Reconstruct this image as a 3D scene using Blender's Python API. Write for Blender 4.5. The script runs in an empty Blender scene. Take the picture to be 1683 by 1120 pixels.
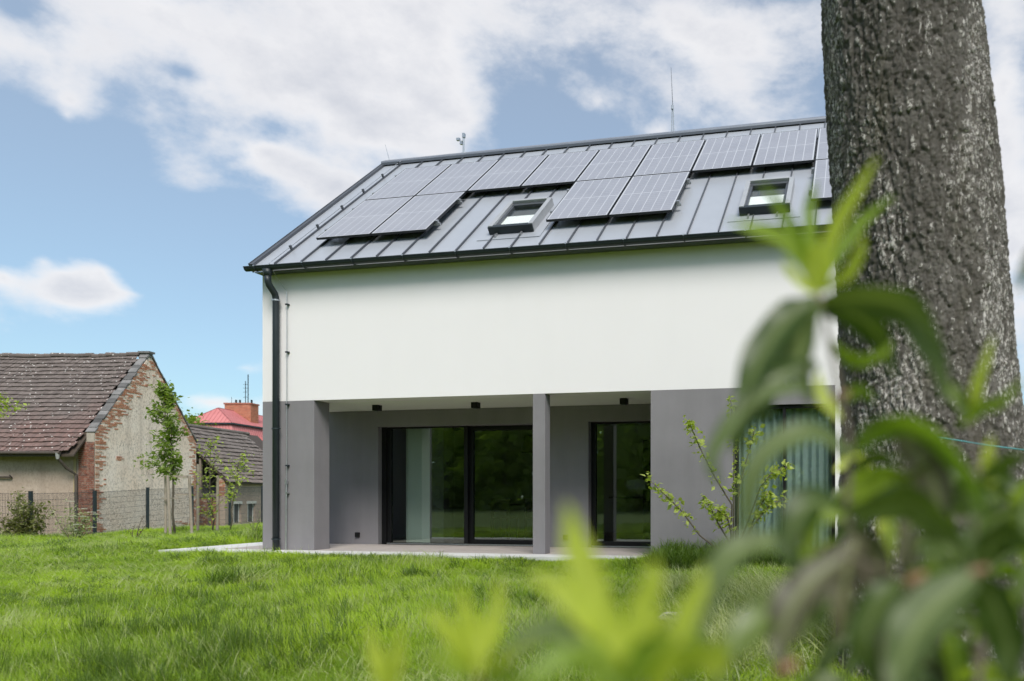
import bpy, math, random
import numpy as np
from mathutils import Vector, Matrix, noise as mnoise

# ------------------------------------------------------------------ camera, sky, sun, exposure
S = bpy.context.scene
COL = S.collection
YAW = 0.20446                       # the camera looks a little to the left of the facade's normal
CAM = Vector((10.104, -11.311, 0.929))
F, CX, HY = 1242.1, 1150.36, 815.39  # focal length, principal point (in pixels of the 1683 x 1120 photograph)
cd = bpy.data.cameras.new('camera')
cam = bpy.data.objects.new('camera', cd)
COL.objects.link(cam)
S.camera = cam
cam.location = CAM
cam.rotation_euler = (math.pi / 2, 0, YAW)
cd.sensor_width = 36.0
cd.lens = F / 1683 * 36
cd.shift_x = -(CX - 841.5) / 1683
cd.shift_y = (HY - 560) / 1683
cd.clip_start = 0.02
cd.clip_end = 3000
cd.dof.use_dof = True
cd.dof.focus_distance = 10.0
cd.dof.aperture_fstop = cd.lens / 12.0

SUN_EL, SUN_AZ = math.radians(49), math.radians(149)     # azimuth clockwise from +Y: from the front right
W = bpy.data.worlds.new('World')
S.world = W
W.use_nodes = True
W.cycles.sampling_method = 'MANUAL'
W.cycles.sample_map_resolution = 512
sun_l = bpy.data.lights.new('sun', 'SUN')
sun_l.energy = 2.85
sun_l.angle = math.radians(26)
sun_l.color = (1.0, 0.95, 0.87)
sun = bpy.data.objects.new('sun', sun_l)
COL.objects.link(sun)
to_sun = Vector((math.sin(SUN_AZ) * math.cos(SUN_EL), math.cos(SUN_AZ) * math.cos(SUN_EL), math.sin(SUN_EL)))
sun.rotation_euler = to_sun.to_track_quat('Z', 'Y').to_euler()
S.view_settings.view_transform = 'Standard'
S.view_settings.look = 'None'
S.view_settings.gamma = 1
S.view_settings.use_curve_mapping = False
S.view_settings.exposure = 0.50
S.cycles.use_denoising = True
S.cycles.max_bounces = 6
S.cycles.diffuse_bounces = 3
S.cycles.use_adaptive_sampling = True
S.cycles.adaptive_threshold = 0.025
S.cycles.glossy_bounces = 3
S.cycles.transparent_max_bounces = 16
S.cycles.caustics_reflective = False
S.cycles.caustics_refractive = False

FWD = Vector((-math.sin(YAW), math.cos(YAW), 0))
RGT = Vector((math.cos(YAW), math.sin(YAW), 0))


def cw(x, d, z):
    """camera-aligned ground coordinates (right, forward) and absolute height -> world"""
    p = CAM + RGT * x + FWD * d
    return Vector((p.x, p.y, z))


def at(px, py, d):
    p = CAM + FWD * d + RGT * ((px - CX) / F * d)
    return Vector((p.x, p.y, CAM.z - (py - HY) / F * d))


def px_az_el(px, py):
    v = at(px, py, 1.0) - CAM
    return math.atan2(v.x, v.y), math.atan2(v.z, math.hypot(v.x, v.y))


def build_world():
    nt = W.node_tree
    N, L = nt.nodes, nt.links
    N.clear()
    out = N.new('ShaderNodeOutputWorld')
    bg = N.new('ShaderNodeBackground')
    bg.inputs['Strength'].default_value = 0.11
    sky = N.new('ShaderNodeTexSky')
    sky.sky_type = 'NISHITA'
    sky.sun_disc = False
    sky.sun_elevation = SUN_EL
    sky.sun_rotation = SUN_AZ
    sky.air_density = 1.0
    sky.dust_density = 1.2
    sky.ozone_density = 1.2
    tc = N.new('ShaderNodeTexCoord')

    def M(op, a, b=None, c=None, clamp=False):
        n = N.new('ShaderNodeMath')
        n.operation = op
        n.use_clamp = clamp
        for i, v in enumerate((a, b, c)):
            if v is None:
                continue
            if isinstance(v, (int, float)):
                n.inputs[i].default_value = v
            else:
                L.new(v, n.inputs[i])
        return n.outputs[0]
    sep = N.new('ShaderNodeSeparateXYZ')
    L.new(tc.outputs['Generated'], sep.inputs[0])
    az = M('ARCTAN2', sep.outputs[0], sep.outputs[1])
    el = M('ARCSINE', sep.outputs[2])
    # clouds lie in flat layers: stretch the pattern sideways low in the sky
    mp = N.new('ShaderNodeMapping')
    mp.inputs['Scale'].default_value = (1, 1, 1.7)
    L.new(tc.outputs['Generated'], mp.inputs['Vector'])

    def noise(scale, detail, rough, dist=0.0, off=(0, 0, 0)):
        m2 = N.new('ShaderNodeVectorMath')
        m2.operation = 'ADD'
        L.new(mp.outputs[0], m2.inputs[0])
        m2.inputs[1].default_value = off
        n = N.new('ShaderNodeTexNoise')
        n.inputs['Scale'].default_value = scale
        n.inputs['Detail'].default_value = detail
        n.inputs['Roughness'].default_value = rough
        n.inputs['Distortion'].default_value = dist
        L.new(m2.outputs[0], n.inputs['Vector'])
        return n.outputs['Fac']
    n1 = noise(4.2, 8, 0.56, 0.25)
    n2 = noise(1.6, 1, 0.5, 0, (3.1, 1.7, 0.4))
    n3 = noise(13, 5, 0.62, 0, (7, 2, 5))
    bias = M('MULTIPLY', M('SUBTRACT', n2, 0.5), 0.5)
    ae = N.new('ShaderNodeCombineXYZ')
    L.new(az, ae.inputs[0])
    L.new(el, ae.inputs[1])
    # (pixel x, pixel y, half width px, half height px, weight): where cloud banks and gaps lie
    for bx, by, sx, sy, w in CLOUDS:
        a, e = px_az_el(bx, by)
        kx, ky = F / sx / 1.9, F / sy / 1.9
        bm_ = N.new('ShaderNodeMapping')
        bm_.inputs['Location'].default_value = (-a * kx, -e * ky, 0)
        bm_.inputs['Scale'].default_value = (kx, ky, 1)
        L.new(ae.outputs[0], bm_.inputs['Vector'])
        gr = N.new('ShaderNodeTexGradient')
        gr.gradient_type = 'QUADRATIC_SPHERE'
        L.new(bm_.outputs[0], gr.inputs[0])
        bias = M('MULTIPLY_ADD', gr.outputs['Fac'], w * 1.2, bias)
    dens = M('ADD', M('ADD', M('MULTIPLY', M('SUBTRACT', n1, 0.5), 1.15), M('MULTIPLY', M('SUBTRACT', n3, 0.5), 0.46)), bias)
    mr = N.new('ShaderNodeMapRange')
    mr.interpolation_type = 'SMOOTHSTEP'
    mr.inputs['From Min'].default_value = -0.07
    mr.inputs['From Max'].default_value = 0.27
    L.new(dens, mr.inputs['Value'])
    # thin veil everywhere
    cov = M('MAXIMUM', M('ADD', M('MULTIPLY', mr.outputs[0], 0.70), 0.24), 0.24)
    ramp = N.new('ShaderNodeMapRange')
    ramp.inputs['From Min'].default_value = 0.05
    ramp.inputs['From Max'].default_value = 0.55
    L.new(M('ADD', dens, M('MULTIPLY', M('SUBTRACT', n3, 0.5), 0.35)), ramp.inputs['Value'])
    ccol = N.new('ShaderNodeMix')
    ccol.data_type = 'RGBA'
    ccol.inputs['A'].default_value = (6.5, 6.4, 6.4, 1)
    ccol.inputs['B'].default_value = (4.5, 4.6, 4.95, 1)
    L.new(ramp.outputs[0], ccol.inputs['Factor'])
    # clear sky: the Nishita sky, slightly paler
    sc = N.new('ShaderNodeMix')
    sc.data_type = 'RGBA'
    sc.blend_type = 'MULTIPLY'
    sc.inputs['Factor'].default_value = 1.0
    L.new(sky.outputs[0], sc.inputs['A'])
    sc.inputs['B'].default_value = SKY_TINT
    mx = N.new('ShaderNodeMix')
    mx.data_type = 'RGBA'
    L.new(cov, mx.inputs['Factor'])
    L.new(sc.outputs['Result'], mx.inputs['A'])
    L.new(ccol.outputs['Result'], mx.inputs['B'])
    L.new(mx.outputs['Result'], bg.inputs['Color'])
    L.new(bg.outputs[0], out.inputs['Surface'])


SKY_TINT = (0.60, 0.88, 0.95, 1)
CLOUDS = [(300, 30, 260, 70, 0.19), (500, 140, 130, 42, 0.34), (700, 40, 220, 90, 0.20), (1180, 70, 190, 95, 0.32),
          (735, 190, 70, 34, 0.30), (440, 252, 48, 24, 0.34), (610, 222, 90, 34, 0.26), (560, 305, 50, 26, 0.30), (985, 165, 40, 26, 0.16),
          (108, 462, 36, 28, 0.40), (165, 448, 30, 26, 0.38), (140, 488, 60, 18, 0.34), (205, 482, 34, 12, 0.22), (70, 430, 14, 12, 0.16), (5, 458, 22, 14, 0.34), (30, 60, 50, 40, 0.14), (350, 662, 60, 18, 0.36),
          (400, 605, 50, 16, 0.24), (1650, 150, 60, 300, 0.30), (1080, 215, 40, 14, 0.16), (115, 165, 32, 22, 0.26), (110, 190, 16, 16, 0.16),
          (230, 340, 260, 75, -0.42), (340, 500, 110, 90, -0.42), (120, 590, 200, 40, -0.26), (330, 225, 90, 30, -0.12),
          (880, 190, 80, 55, -0.34), (20, 10, 45, 30, -0.30), (300, 118, 22, 10, -0.22), (40, 310, 100, 80, -0.32), (620, 160, 60, 14, -0.16)]
build_world()


# ------------------------------------------------------------------ helpers
class MB:
    """collects faces; build() links them as one mesh object"""

    def __init__(self):
        self.v, self.f, self.t = [], [], []   # t: one random tint value per face

    def add(self, vs, fs, tint=0.5):
        o = len(self.v)
        self.v.extend([tuple(p) for p in vs])
        self.f.extend([tuple(i + o for i in f) for f in fs])
        self.t.extend([tint] * len(fs))

    def box(self, x0, x1, y0, y1, z0, z1, tint=0.5, M=None):
        vs = [(x0, y0, z0), (x1, y0, z0), (x1, y1, z0), (x0, y1, z0), (x0, y0, z1), (x1, y0, z1), (x1, y1, z1), (x0, y1, z1)]
        if M is not None:
            vs = [M @ Vector(p) for p in vs]
        self.add(vs, [(0, 3, 2, 1), (4, 5, 6, 7), (0, 1, 5, 4), (1, 2, 6, 5), (2, 3, 7, 6), (3, 0, 4, 7)], tint)

    def prism(self, poly, axis, a, b, tint=0.5):
        """poly of 2-D points extruded along axis x, y or z from a to b"""
        def mk(p, q):
            return {'x': (q, p[0], p[1]), 'y': (p[0], q, p[1]), 'z': (p[0], p[1], q)}[axis]
        n = len(poly)
        vs = [mk(p, a) for p in poly] + [mk(p, b) for p in poly]
        fs = [tuple(range(n))[::-1], tuple(range(n, 2 * n))] + [(i, (i + 1) % n, (i + 1) % n + n, i + n) for i in range(n)]
        self.add(vs, fs, tint)

    def tube(self, pts, r, n=8, tint=0.5, caps=True):
        pts = [Vector(p) for p in pts]
        rs = r if isinstance(r, (list, tuple)) else [r] * len(pts)
        vs, fs = [], []
        up = Vector((0.13, 0.31, 0.94))
        for i, p in enumerate(pts):
            t = (pts[min(i + 1, len(pts) - 1)] - pts[max(i - 1, 0)])
            t = t.normalized() if t.length > 1e-9 else Vector((0, 0, 1))
            u = t.cross(up)
            if u.length < 0.05:
                u = t.cross(Vector((1, 0, 0)))
            u.normalize()
            w = u.cross(t)
            for k in range(n):
                a = 2 * math.pi * k / n
                vs.append(p + u * (math.cos(a) * rs[i]) + w * (math.sin(a) * rs[i]))
        for i in range(len(pts) - 1):
            for k in range(n):
                fs.append((i * n + k, i * n + (k + 1) % n, (i + 1) * n + (k + 1) % n, (i + 1) * n + k))
        if caps:
            fs.append(tuple(range(n))[::-1])
            fs.append(tuple(range((len(pts) - 1) * n, len(pts) * n)))
        self.add(vs, fs, tint)

    def mesh(self, name, mat=None, smooth=False):
        me = bpy.data.meshes.new(name)
        me.from_pydata(self.v, [], self.f)
        if len(set(self.t)) > 1:
            a = me.attributes.new('tint', 'FLOAT', 'FACE')
            a.data.foreach_set('value', self.t)
        if smooth:
            me.polygons.foreach_set('use_smooth', [True] * len(me.polygons))
        if mat:
            me.materials.append(mat)
        me.validate()
        me.update()
        return me

    def build(self, name, mat, parent=None, smooth=False, bevel=0.0):
        return link(name, self.mesh(name, mat, smooth), parent, bevel)


def link(name, me, parent=None, bevel=0.0):
    o = bpy.data.objects.new(name, me)
    COL.objects.link(o)
    if parent is not None:
        o.parent = parent
    if bevel:
        b = o.modifiers.new('bevel', 'BEVEL')
        b.width = bevel
        b.segments = 2
        b.limit_method = 'ANGLE'
    return o


def boxo(name, mat, parent, x0, x1, y0, y1, z0, z1, bevel=0.0):
    m = MB()
    m.box(x0, x1, y0, y1, z0, z1)
    return m.build(name, mat, parent, bevel=bevel)


def tag(o, label=None, cat=None, group=None, kind=None):
    for k, v in (('label', label), ('category', cat), ('group', group), ('kind', kind)):
        if v:
            o[k] = v
    return o


def thing(name, label, cat, loc=(0, 0, 0), rotz=0.0, group=None):
    o = bpy.data.objects.new(name, None)
    COL.objects.link(o)
    o.location = loc
    o.rotation_euler = (0, 0, rotz)
    o.empty_display_size = 0.2
    return tag(o, label, cat, group)


class NT:
    """small node-tree writer"""

    def __init__(self, name):
        self.m = bpy.data.materials.new(name)
        self.m.use_nodes = True
        self.t = self.m.node_tree
        self.N, self.L = self.t.nodes, self.t.links
        self.N.clear()
        self.out = self.N.new('ShaderNodeOutputMaterial')

    def set(self, sock, v):
        if isinstance(v, bpy.types.NodeSocket):
            self.L.new(v, sock)
        elif v is not None:
            if sock.type == 'RGBA' and len(v) == 3:
                v = (*v, 1)
            sock.default_value = v

    def math(self, op, a, b=None, c=None, clamp=False):
        n = self.N.new('ShaderNodeMath')
        n.operation = op
        n.use_clamp = clamp
        for i, v in enumerate((a, b, c)):
            if v is not None:
                self.set(n.inputs[i], v)
        return n.outputs[0]

    def coord(self, kind='Object', scale=(1, 1, 1)):
        tc = self.N.new('ShaderNodeTexCoord')
        mp = self.N.new('ShaderNodeMapping')
        mp.inputs['Scale'].default_value = scale
        self.L.new(tc.outputs[kind], mp.inputs['Vector'])
        return mp.outputs[0]

    def world(self, scale=(1, 1, 1)):
        g = self.N.new('ShaderNodeNewGeometry')
        mp = self.N.new('ShaderNodeMapping')
        mp.inputs['Scale'].default_value = scale
        self.L.new(g.outputs['Position'], mp.inputs['Vector'])
        return mp.outputs[0]

    def noise(self, vec, scale, detail=4, rough=0.55, dist=0.0):
        n = self.N.new('ShaderNodeTexNoise')
        self.L.new(vec, n.inputs['Vector'])
        for k, v in (('Scale', scale), ('Detail', detail), ('Roughness', rough), ('Distortion', dist)):
            n.inputs[k].default_value = v
        return n.outputs['Fac']

    def voro(self, vec, scale, feature='F1', out='Distance'):
        n = self.N.new('ShaderNodeTexVoronoi')
        n.feature = feature
        self.L.new(vec, n.inputs['Vector'])
        n.inputs['Scale'].default_value = scale
        return n.outputs[out]

    def rng(self, v, a, b, c=0.0, d=1.0):
        n = self.N.new('ShaderNodeMapRange')
        self.set(n.inputs['Value'], v)
        for k, x in (('From Min', a), ('From Max', b), ('To Min', c), ('To Max', d)):
            n.inputs[k].default_value = x
        return n.outputs[0]

    def mix(self, f, a, b, blend='MIX'):
        n = self.N.new('ShaderNodeMix')
        n.data_type = 'RGBA'
        n.blend_type = blend
        self.set(n.inputs['Factor'], f)
        self.set(n.inputs['A'], a)
        self.set(n.inputs['B'], b)
        return n.outputs['Result']

    def attr(self, name):
        n = self.N.new('ShaderNodeAttribute')
        n.attribute_name = name
        return n.outputs['Fac']

    def bump(self, h, strength=0.3, dist=0.01):
        n = self.N.new('ShaderNodeBump')
        n.inputs['Strength'].default_value = strength
        n.inputs['Distance'].default_value = dist
        self.L.new(h, n.inputs['Height'])
        return n.outputs[0]

    def principled(self, col, rough=0.7, metal=0.0, normal=None, spec=0.5, **kw):
        n = self.N.new('ShaderNodeBsdfPrincipled')
        self.set(n.inputs['Base Color'], col)
        self.set(n.inputs['Roughness'], rough)
        self.set(n.inputs['Metallic'], metal)
        n.inputs['Specular IOR Level'].default_value = spec
        if normal is not None:
            self.L.new(normal, n.inputs['Normal'])
        for k, v in kw.items():
            self.set(n.inputs[k], v)
        return n.outputs[0]

    def done(self, shader):
        self.L.new(shader, self.out.inputs['Surface'])
        return self.m


def surf(name, c1, c2=None, scale=3.0, rough=0.7, bump=0.0, bscale=60.0, bdist=0.004, metal=0.0, spec=0.5, contrast=(0.3, 0.7),
         tint=0.0, detail=6):
    """plain surface: two tones mixed by noise, optional fine relief, optional per-piece tint"""
    n = NT(name)
    vec = n.coord()
    col = c1
    if c2 is not None:
        col = n.mix(n.rng(n.noise(vec, scale, detail, 0.6), *contrast), c1, c2)
    if tint:
        f = n.rng(n.attr('tint'), 0, 1, 1 - tint, 1 + tint)
        v = n.N.new('ShaderNodeCombineXYZ')
        for i in range(3):
            n.L.new(f, v.inputs[i])
        col = n.mix(1.0, col, v.outputs[0], 'MULTIPLY')
    nor = n.bump(n.noise(vec, bscale, 3, 0.6), bump, bdist) if bump else None
    return n.done(n.principled(col, rough, metal, nor, spec))


def leafmat(name, c1, c2, trans=0.35, rough=0.45, spec=0.4, under=None, scale=9.0):
    n = NT(name)
    f = n.math('ADD', n.math('MULTIPLY', n.attr('tint'), 0.7), n.math('MULTIPLY', n.noise(n.world(), scale, 3), 0.3), clamp=True)
    col = n.mix(f, c1, c2)
    if under:
        g = n.N.new('ShaderNodeNewGeometry')
        col = n.mix(n.math('MULTIPLY', g.outputs['Backfacing'], 0.7), col, under)
    col = n.mix(n.math('MULTIPLY', n.math('POWER', n.attr('rib'), 3.0), 0.4), col, (0.45, 0.52, 0.22))      # pale midrib
    p = n.principled(col, rough, 0, None, spec)
    tr = n.N.new('ShaderNodeBsdfTranslucent')
    n.set(tr.inputs['Color'], n.mix(1.0, col, (1.25, 1.35, 0.5), 'MULTIPLY'))
    ms = n.N.new('ShaderNodeMixShader')
    ms.inputs[0].default_value = trans
    n.L.new(p, ms.inputs[1])
    n.L.new(tr.outputs[0], ms.inputs[2])
    return n.done(ms.outputs[0])


# ------------------------------------------------------------------ materials
def plaster(name, c1, c2, bump=0.35):
    n = NT(name)
    vec = n.coord()
    big = n.noise(vec, 0.9, 5, 0.6)
    streak = n.noise(n.coord('Object', (2.2, 2.2, 0.25)), 1.6, 5, 0.6)
    col = n.mix(n.rng(n.math('ADD', n.math('MULTIPLY', big, 0.6), n.math('MULTIPLY', streak, 0.4)), 0.35, 0.65), c1, c2)
    grain = n.math('ADD', n.math('MULTIPLY', n.noise(vec, 190, 3, 0.7), 0.7), n.math('MULTIPLY', n.noise(vec, 14, 3, 0.6), 0.6))
    return n.done(n.principled(col, 0.88, 0, n.bump(grain, bump, 0.004), 0.3))


M_WHITE = plaster('white_render', (0.78, 0.748, 0.768), (0.765, 0.735, 0.754), 0.25)
M_GREY = plaster('grey_render', (0.235, 0.222, 0.237), (0.190, 0.180, 0.193), 0.5)
M_SOFFIT = plaster('soffit_render', (0.74, 0.735, 0.70), (0.70, 0.695, 0.66), 0.2)
M_ROOF = surf('roof_metal', (0.45, 0.472, 0.52), (0.405, 0.428, 0.477), 1.3, 0.34, 0.10, 3.0, 0.01, metal=0.3, spec=0.6)
M_SEAM = surf('seam_metal', (0.10, 0.108, 0.125), (0.08, 0.087, 0.102), 5, 0.4, metal=0.35)
M_RIDGE = surf('ridge_metal', (0.28, 0.29, 0.32), (0.24, 0.25, 0.28), 3, 0.35, metal=0.5)
M_ANTH = surf('anthracite_metal', (0.022, 0.030, 0.036), (0.016, 0.023, 0.029), 5, 0.45, spec=0.4)
M_BLACK = surf('black_frame', (0.006, 0.006, 0.007), (0.009, 0.009, 0.010), 5, 0.5, spec=0.25)
M_STEEL = surf('galvanised_steel', (0.55, 0.56, 0.57), (0.42, 0.43, 0.45), 25, 0.38, metal=0.85)
M_FRAMEALU = surf('skylight_cladding', (0.44, 0.45, 0.47), (0.38, 0.39, 0.41), 6, 0.4, metal=0.3)
M_PFRAME = surf('panel_frame', (0.03, 0.032, 0.036), None, rough=0.4, metal=0.4)
M_TERR = surf('pale_concrete', (0.62, 0.615, 0.60), (0.52, 0.515, 0.505), 4, 0.85, 0.3, 120)
M_TILEFLOOR = surf('terrace_paving', (0.40, 0.355, 0.335), (0.33, 0.295, 0.28), 2.5, 0.8, 0.2, 90)
M_INTW = surf('interior_white', (0.72, 0.72, 0.70), (0.68, 0.68, 0.66), 2, 0.9)
M_INTD = surf('interior_dark', (0.10, 0.095, 0.09), (0.07, 0.066, 0.063), 2, 0.85)
M_INTF = surf('interior_floor', (0.22, 0.17, 0.13), (0.17, 0.13, 0.10), 3, 0.5)
M_WOOD = surf('weathered_wood', (0.30, 0.24, 0.19), (0.20, 0.165, 0.135), 12, 0.85, 0.4, 60)
M_DWOOD = surf('dark_wood', (0.07, 0.05, 0.037), (0.05, 0.036, 0.027), 8, 0.6)


def curtain_mat():
    n = NT('sheer_curtain')
    d = n.principled((0.80, 0.86, 0.90), 0.9, 0, None, 0.2)
    tr = n.N.new('ShaderNodeBsdfTranslucent')
    tr.inputs['Color'].default_value = (0.66, 0.72, 0.76, 1)
    ms = n.N.new('ShaderNodeMixShader')
    ms.inputs[0].default_value = 0.4
    n.L.new(d, ms.inputs[1])
    n.L.new(tr.outputs[0], ms.inputs[2])
    return n.done(ms.outputs[0])


M_CURT = curtain_mat()


def glass_mat(name, tintc=(0.62, 0.70, 0.66), k=1.7):
    n = NT(name)
    fr = n.N.new('ShaderNodeFresnel')
    gb = n.N.new('ShaderNodeNewGeometry')
    n.L.new(n.rng(gb.outputs['Backfacing'], 0, 1, 1.52, 1 / 1.52), fr.inputs['IOR'])      # thin pane: both faces behave alike
    tr = n.N.new('ShaderNodeBsdfTransparent')
    tr.inputs['Color'].default_value = (*tintc, 1)
    gl = n.N.new('ShaderNodeBsdfGlossy')
    gl.inputs['Roughness'].default_value = 0.0
    gl.inputs['Color'].default_value = (0.92, 0.97, 0.94, 1)
    wob = n.bump(n.noise(n.coord(), 1.1, 2, 0.5), 0.05, 0.02)
    n.L.new(wob, gl.inputs['Normal'])
    ms = n.N.new('ShaderNodeMixShader')
    n.L.new(n.math('MULTIPLY', fr.outputs[0], k, clamp=True), ms.inputs[0])
    n.L.new(tr.outputs[0], ms.inputs[1])
    n.L.new(gl.outputs[0], ms.inputs[2])
    return n.done(ms.outputs[0])


M_GLASS = glass_mat('window_glass', (0.82, 0.88, 0.85), 2.3)
M_CLEAR = glass_mat('roof_window_glass', (0.97, 0.985, 0.975), 0.7)


def panel_mat():
    """silicon cells under glass: six strings of half cells, light wires between them; coordinates are panel metres"""
    n = NT('solar_glass')
    tc = n.N.new('ShaderNodeTexCoord')
    sp = n.N.new('ShaderNodeSeparateXYZ')
    n.L.new(tc.outputs['Object'], sp.inputs[0])
    x, y = sp.outputs[0], sp.outputs[1]
    pw, pl = 1.04, 1.755

    def line(c, pitch, off, w):
        fr = n.math('FRACT', n.math('DIVIDE', n.math('SUBTRACT', c, off), pitch))
        return n.math('LESS_THAN', n.math('SUBTRACT', 0.5, n.math('ABSOLUTE', n.math('SUBTRACT', fr, 0.5))), w / pitch)
    l1 = line(x, (pw - 0.06) / 6, 0.03, 0.006)
    l2 = line(y, (pl - 0.06) / 20, 0.03, 0.0035)
    mid = n.math('LESS_THAN', n.math('ABSOLUTE', n.math('SUBTRACT', y, pl / 2)), 0.010)
    ex = n.math('LESS_THAN', n.math('SUBTRACT', pw / 2, n.math('ABSOLUTE', n.math('SUBTRACT', x, pw / 2))), 0.027)
    ey = n.math('LESS_THAN', n.math('SUBTRACT', pl / 2, n.math('ABSOLUTE', n.math('SUBTRACT', y, pl / 2))), 0.027)
    big = n.math('MAXIMUM', n.math('MAXIMUM', l1, mid), n.math('MAXIMUM', ex, ey))
    nz = n.noise(n.world(), 2.0, 3, 0.5)
    cell = n.mix(n.rng(nz, 0.3, 0.7), PANEL_CELL[0], PANEL_CELL[1])
    col = n.mix(n.math('MULTIPLY', l2, 0.55), cell, PANEL_WIRE)
    col = n.mix(big, col, PANEL_WIRE)
    p = n.principled(col, 0.30, 0, None, 0.9)
    return n.done(p)


PANEL_CELL = ((0.28, 0.285, 0.325), (0.25, 0.255, 0.295))  # dark cells made pale: the sheen of the bright sky is put into their colour
PANEL_WIRE = (0.47, 0.48, 0.52)
M_PANEL = panel_mat()


# ------------------------------------------------------------------ terrain
def sstep(a, b, x):
    t = np.clip((x - a) / (b - a), 0, 1)
    return t * t * (3 - 2 * t)


def ground_z(X, Y):
    """height of the soil; works on arrays"""
    X, Y = np.asarray(X, float), np.asarray(Y, float)
    dx, dy = X - CAM.x, Y - CAM.y
    d = dx * FWD.x + dy * FWD.y
    r = dx * RGT.x + dy * RGT.y
    z = -0.10 - 0.36 * sstep(13, 25, d) * sstep(3, 9, -r)
    z = z + 0.025 * np.sin(X * 1.3 + 0.7 * np.sin(Y * 0.9)) * np.sin(Y * 1.1 + 1.0) + 0.02 * np.sin(X * 0.5 + 2) * np.cos(Y * 0.43)
    near = sstep(2.5, 0.3, np.maximum(np.maximum(-1.7 - X, X - 11.8), np.maximum(-0.6 - Y, Y - 7.3)))
    z = z * (1 - near) + near * -0.10
    # the ground drops behind the fence, towards the barn
    z = z - 0.75 * sstep(21.2, 23.5, -r) * sstep(14, 20, d)
    # low planted bank at the right-hand end of the terrace
    z = z + 0.10 * np.exp(-((X - 8.2) / 1.3) ** 2 - ((Y + 0.5) / 0.7) ** 2)
    return z


def gz(p):
    return float(ground_z(p[0], p[1]))


M_SOIL = surf('lawn_soil', (0.075, 0.12, 0.018), (0.105, 0.14, 0.028), 2.0, 0.95, 0.5, 40, 0.02)


def build_lawn():
    xs = np.concatenate([[-900, -400, -200, -110, -70, -50, -40], np.arange(-34, 22, 0.5), [26, 34, 50, 90, 200, 500, 900]])
    ys = np.concatenate([[-900, -400, -200, -90, -50, -34, -24, -18], np.arange(-15, 30, 0.5), [34, 40, 60, 100, 200, 500, 900]])
    X, Y = np.meshgrid(xs, ys)
    Z = ground_z(X, Y)
    nx, ny = len(xs), len(ys)
    vs = np.stack([X, Y, Z], -1).reshape(-1, 3)
    i = np.arange((ny - 1) * nx).reshape(ny - 1, nx)[:, :-1].ravel()
    fs = np.stack([i, i + 1, i + nx + 1, i + nx], -1)
    me = bpy.data.meshes.new('lawn')
    me.from_pydata(vs.tolist(), [], fs.tolist())
    me.polygons.foreach_set('use_smooth', [True] * len(me.polygons))
    me.materials.append(M_SOIL)
    tag(link('lawn', me), kind='structure')


build_lawn()

# ------------------------------------------------------------------ the house
ZS, ZE, ZR = 2.564, 4.851, 8.248          # soffit, eaves, ridge
YE, YR, YB = -0.22, 3.583, 1.651          # eaves, ridge, back wall of the loggia
XL = 11.75
SL = math.atan2(ZR - ZE, YR - YE)
house = thing('modern_house', 'white and dark grey new house with grey metal gable roof and loggia', 'house')


def roof_z(y):
    return ZE + (y - YE) * math.tan(SL)


m = MB()
tw = 0.35
m.box(0, XL, 0, tw, ZS, 4.985)
m.prism([(tw, ZS), (2 * YR - tw, ZS), (2 * YR - tw, roof_z(tw) - 0.07), (YR, ZR - 0.07), (tw, roof_z(tw) - 0.07)], 'x', 0, tw)
m.prism([(tw, ZS), (2 * YR - tw, ZS), (2 * YR - tw, roof_z(tw) - 0.07), (YR, ZR - 0.07), (tw, roof_z(tw) - 0.07)], 'x', XL - tw, XL)
m.box(0, XL, 2 * YR - tw, 2 * YR, -0.2, 4.985)
m.box(9.795, XL, 0, tw, -0.2, ZS)
m.box(XL - tw, XL, tw, 2 * YR - tw, -0.2, ZS)
tag(m.build('upper_wall', M_WHITE, house), 'smooth white rendered wall')
m = MB()
m.box(0, 1.021, 0, 0.388, -0.2, ZS)
tag(m.build('corner_column', M_GREY, house, bevel=0.006), 'wide dark grey corner column of the loggia')
m = MB()
m.box(5.023, 5.233, 0, 0.202, -0.2, ZS)
tag(m.build('loggia_pillar', M_GREY, house, bevel=0.006), 'slim dark grey pillar of the loggia')
m = MB()
m.box(6.98, 8.29, 0, tw, -0.2, ZS)
m.box(8.29, 9.795, 0, tw, 2.296, ZS)
m.box(8.29, 9.795, 0, tw, -0.2, 0.06)
m.box(6.98, 6.98 + tw, tw, YB, -0.2, ZS)
m.build('grey_wall', M_GREY, house)
D1 = (1.103, 4.55, 2.255)
D2 = (5.358, 6.78, 2.272)
m = MB()
zb = YB + 0.35
m.box(0, D1[0], YB, zb, -0.2, ZS)
m.box(D1[0], D1[1], YB, zb, D1[2], ZS)
m.box(D1[1], D2[0], YB, zb, -0.2, ZS)
m.box(D2[0], D2[1], YB, zb, D2[2], ZS)
m.box(D2[1], 6.98 + tw, YB, zb, -0.2, ZS)
m.box(0, tw, zb, 2 * YR - tw, -0.2, ZS)
m.build('loggia_wall', M_GREY, house)
boxo('soffit', M_SOFFIT, house, 0.003, 6.979, 0.003, YB - 0.001, ZS + 0.004, ZS + 0.1)
boxo('upper_floor', M_INTW, house, tw, XL - tw, tw + 0.002, 2 * YR - tw, ZS + 0.11, ZS + 0.3)
boxo('room_floor', M_INTF, house, tw, XL - tw, YB + 0.2, 2 * YR - tw, -0.15, 0.015)
boxo('room_floor', M_INTF, house, 7.4, XL - tw, tw + .02, YB + 0.2, -0.15, 0.015)

# sliding doors: black frames, panes set back in the reveal
FY = YB + 0.14


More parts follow.
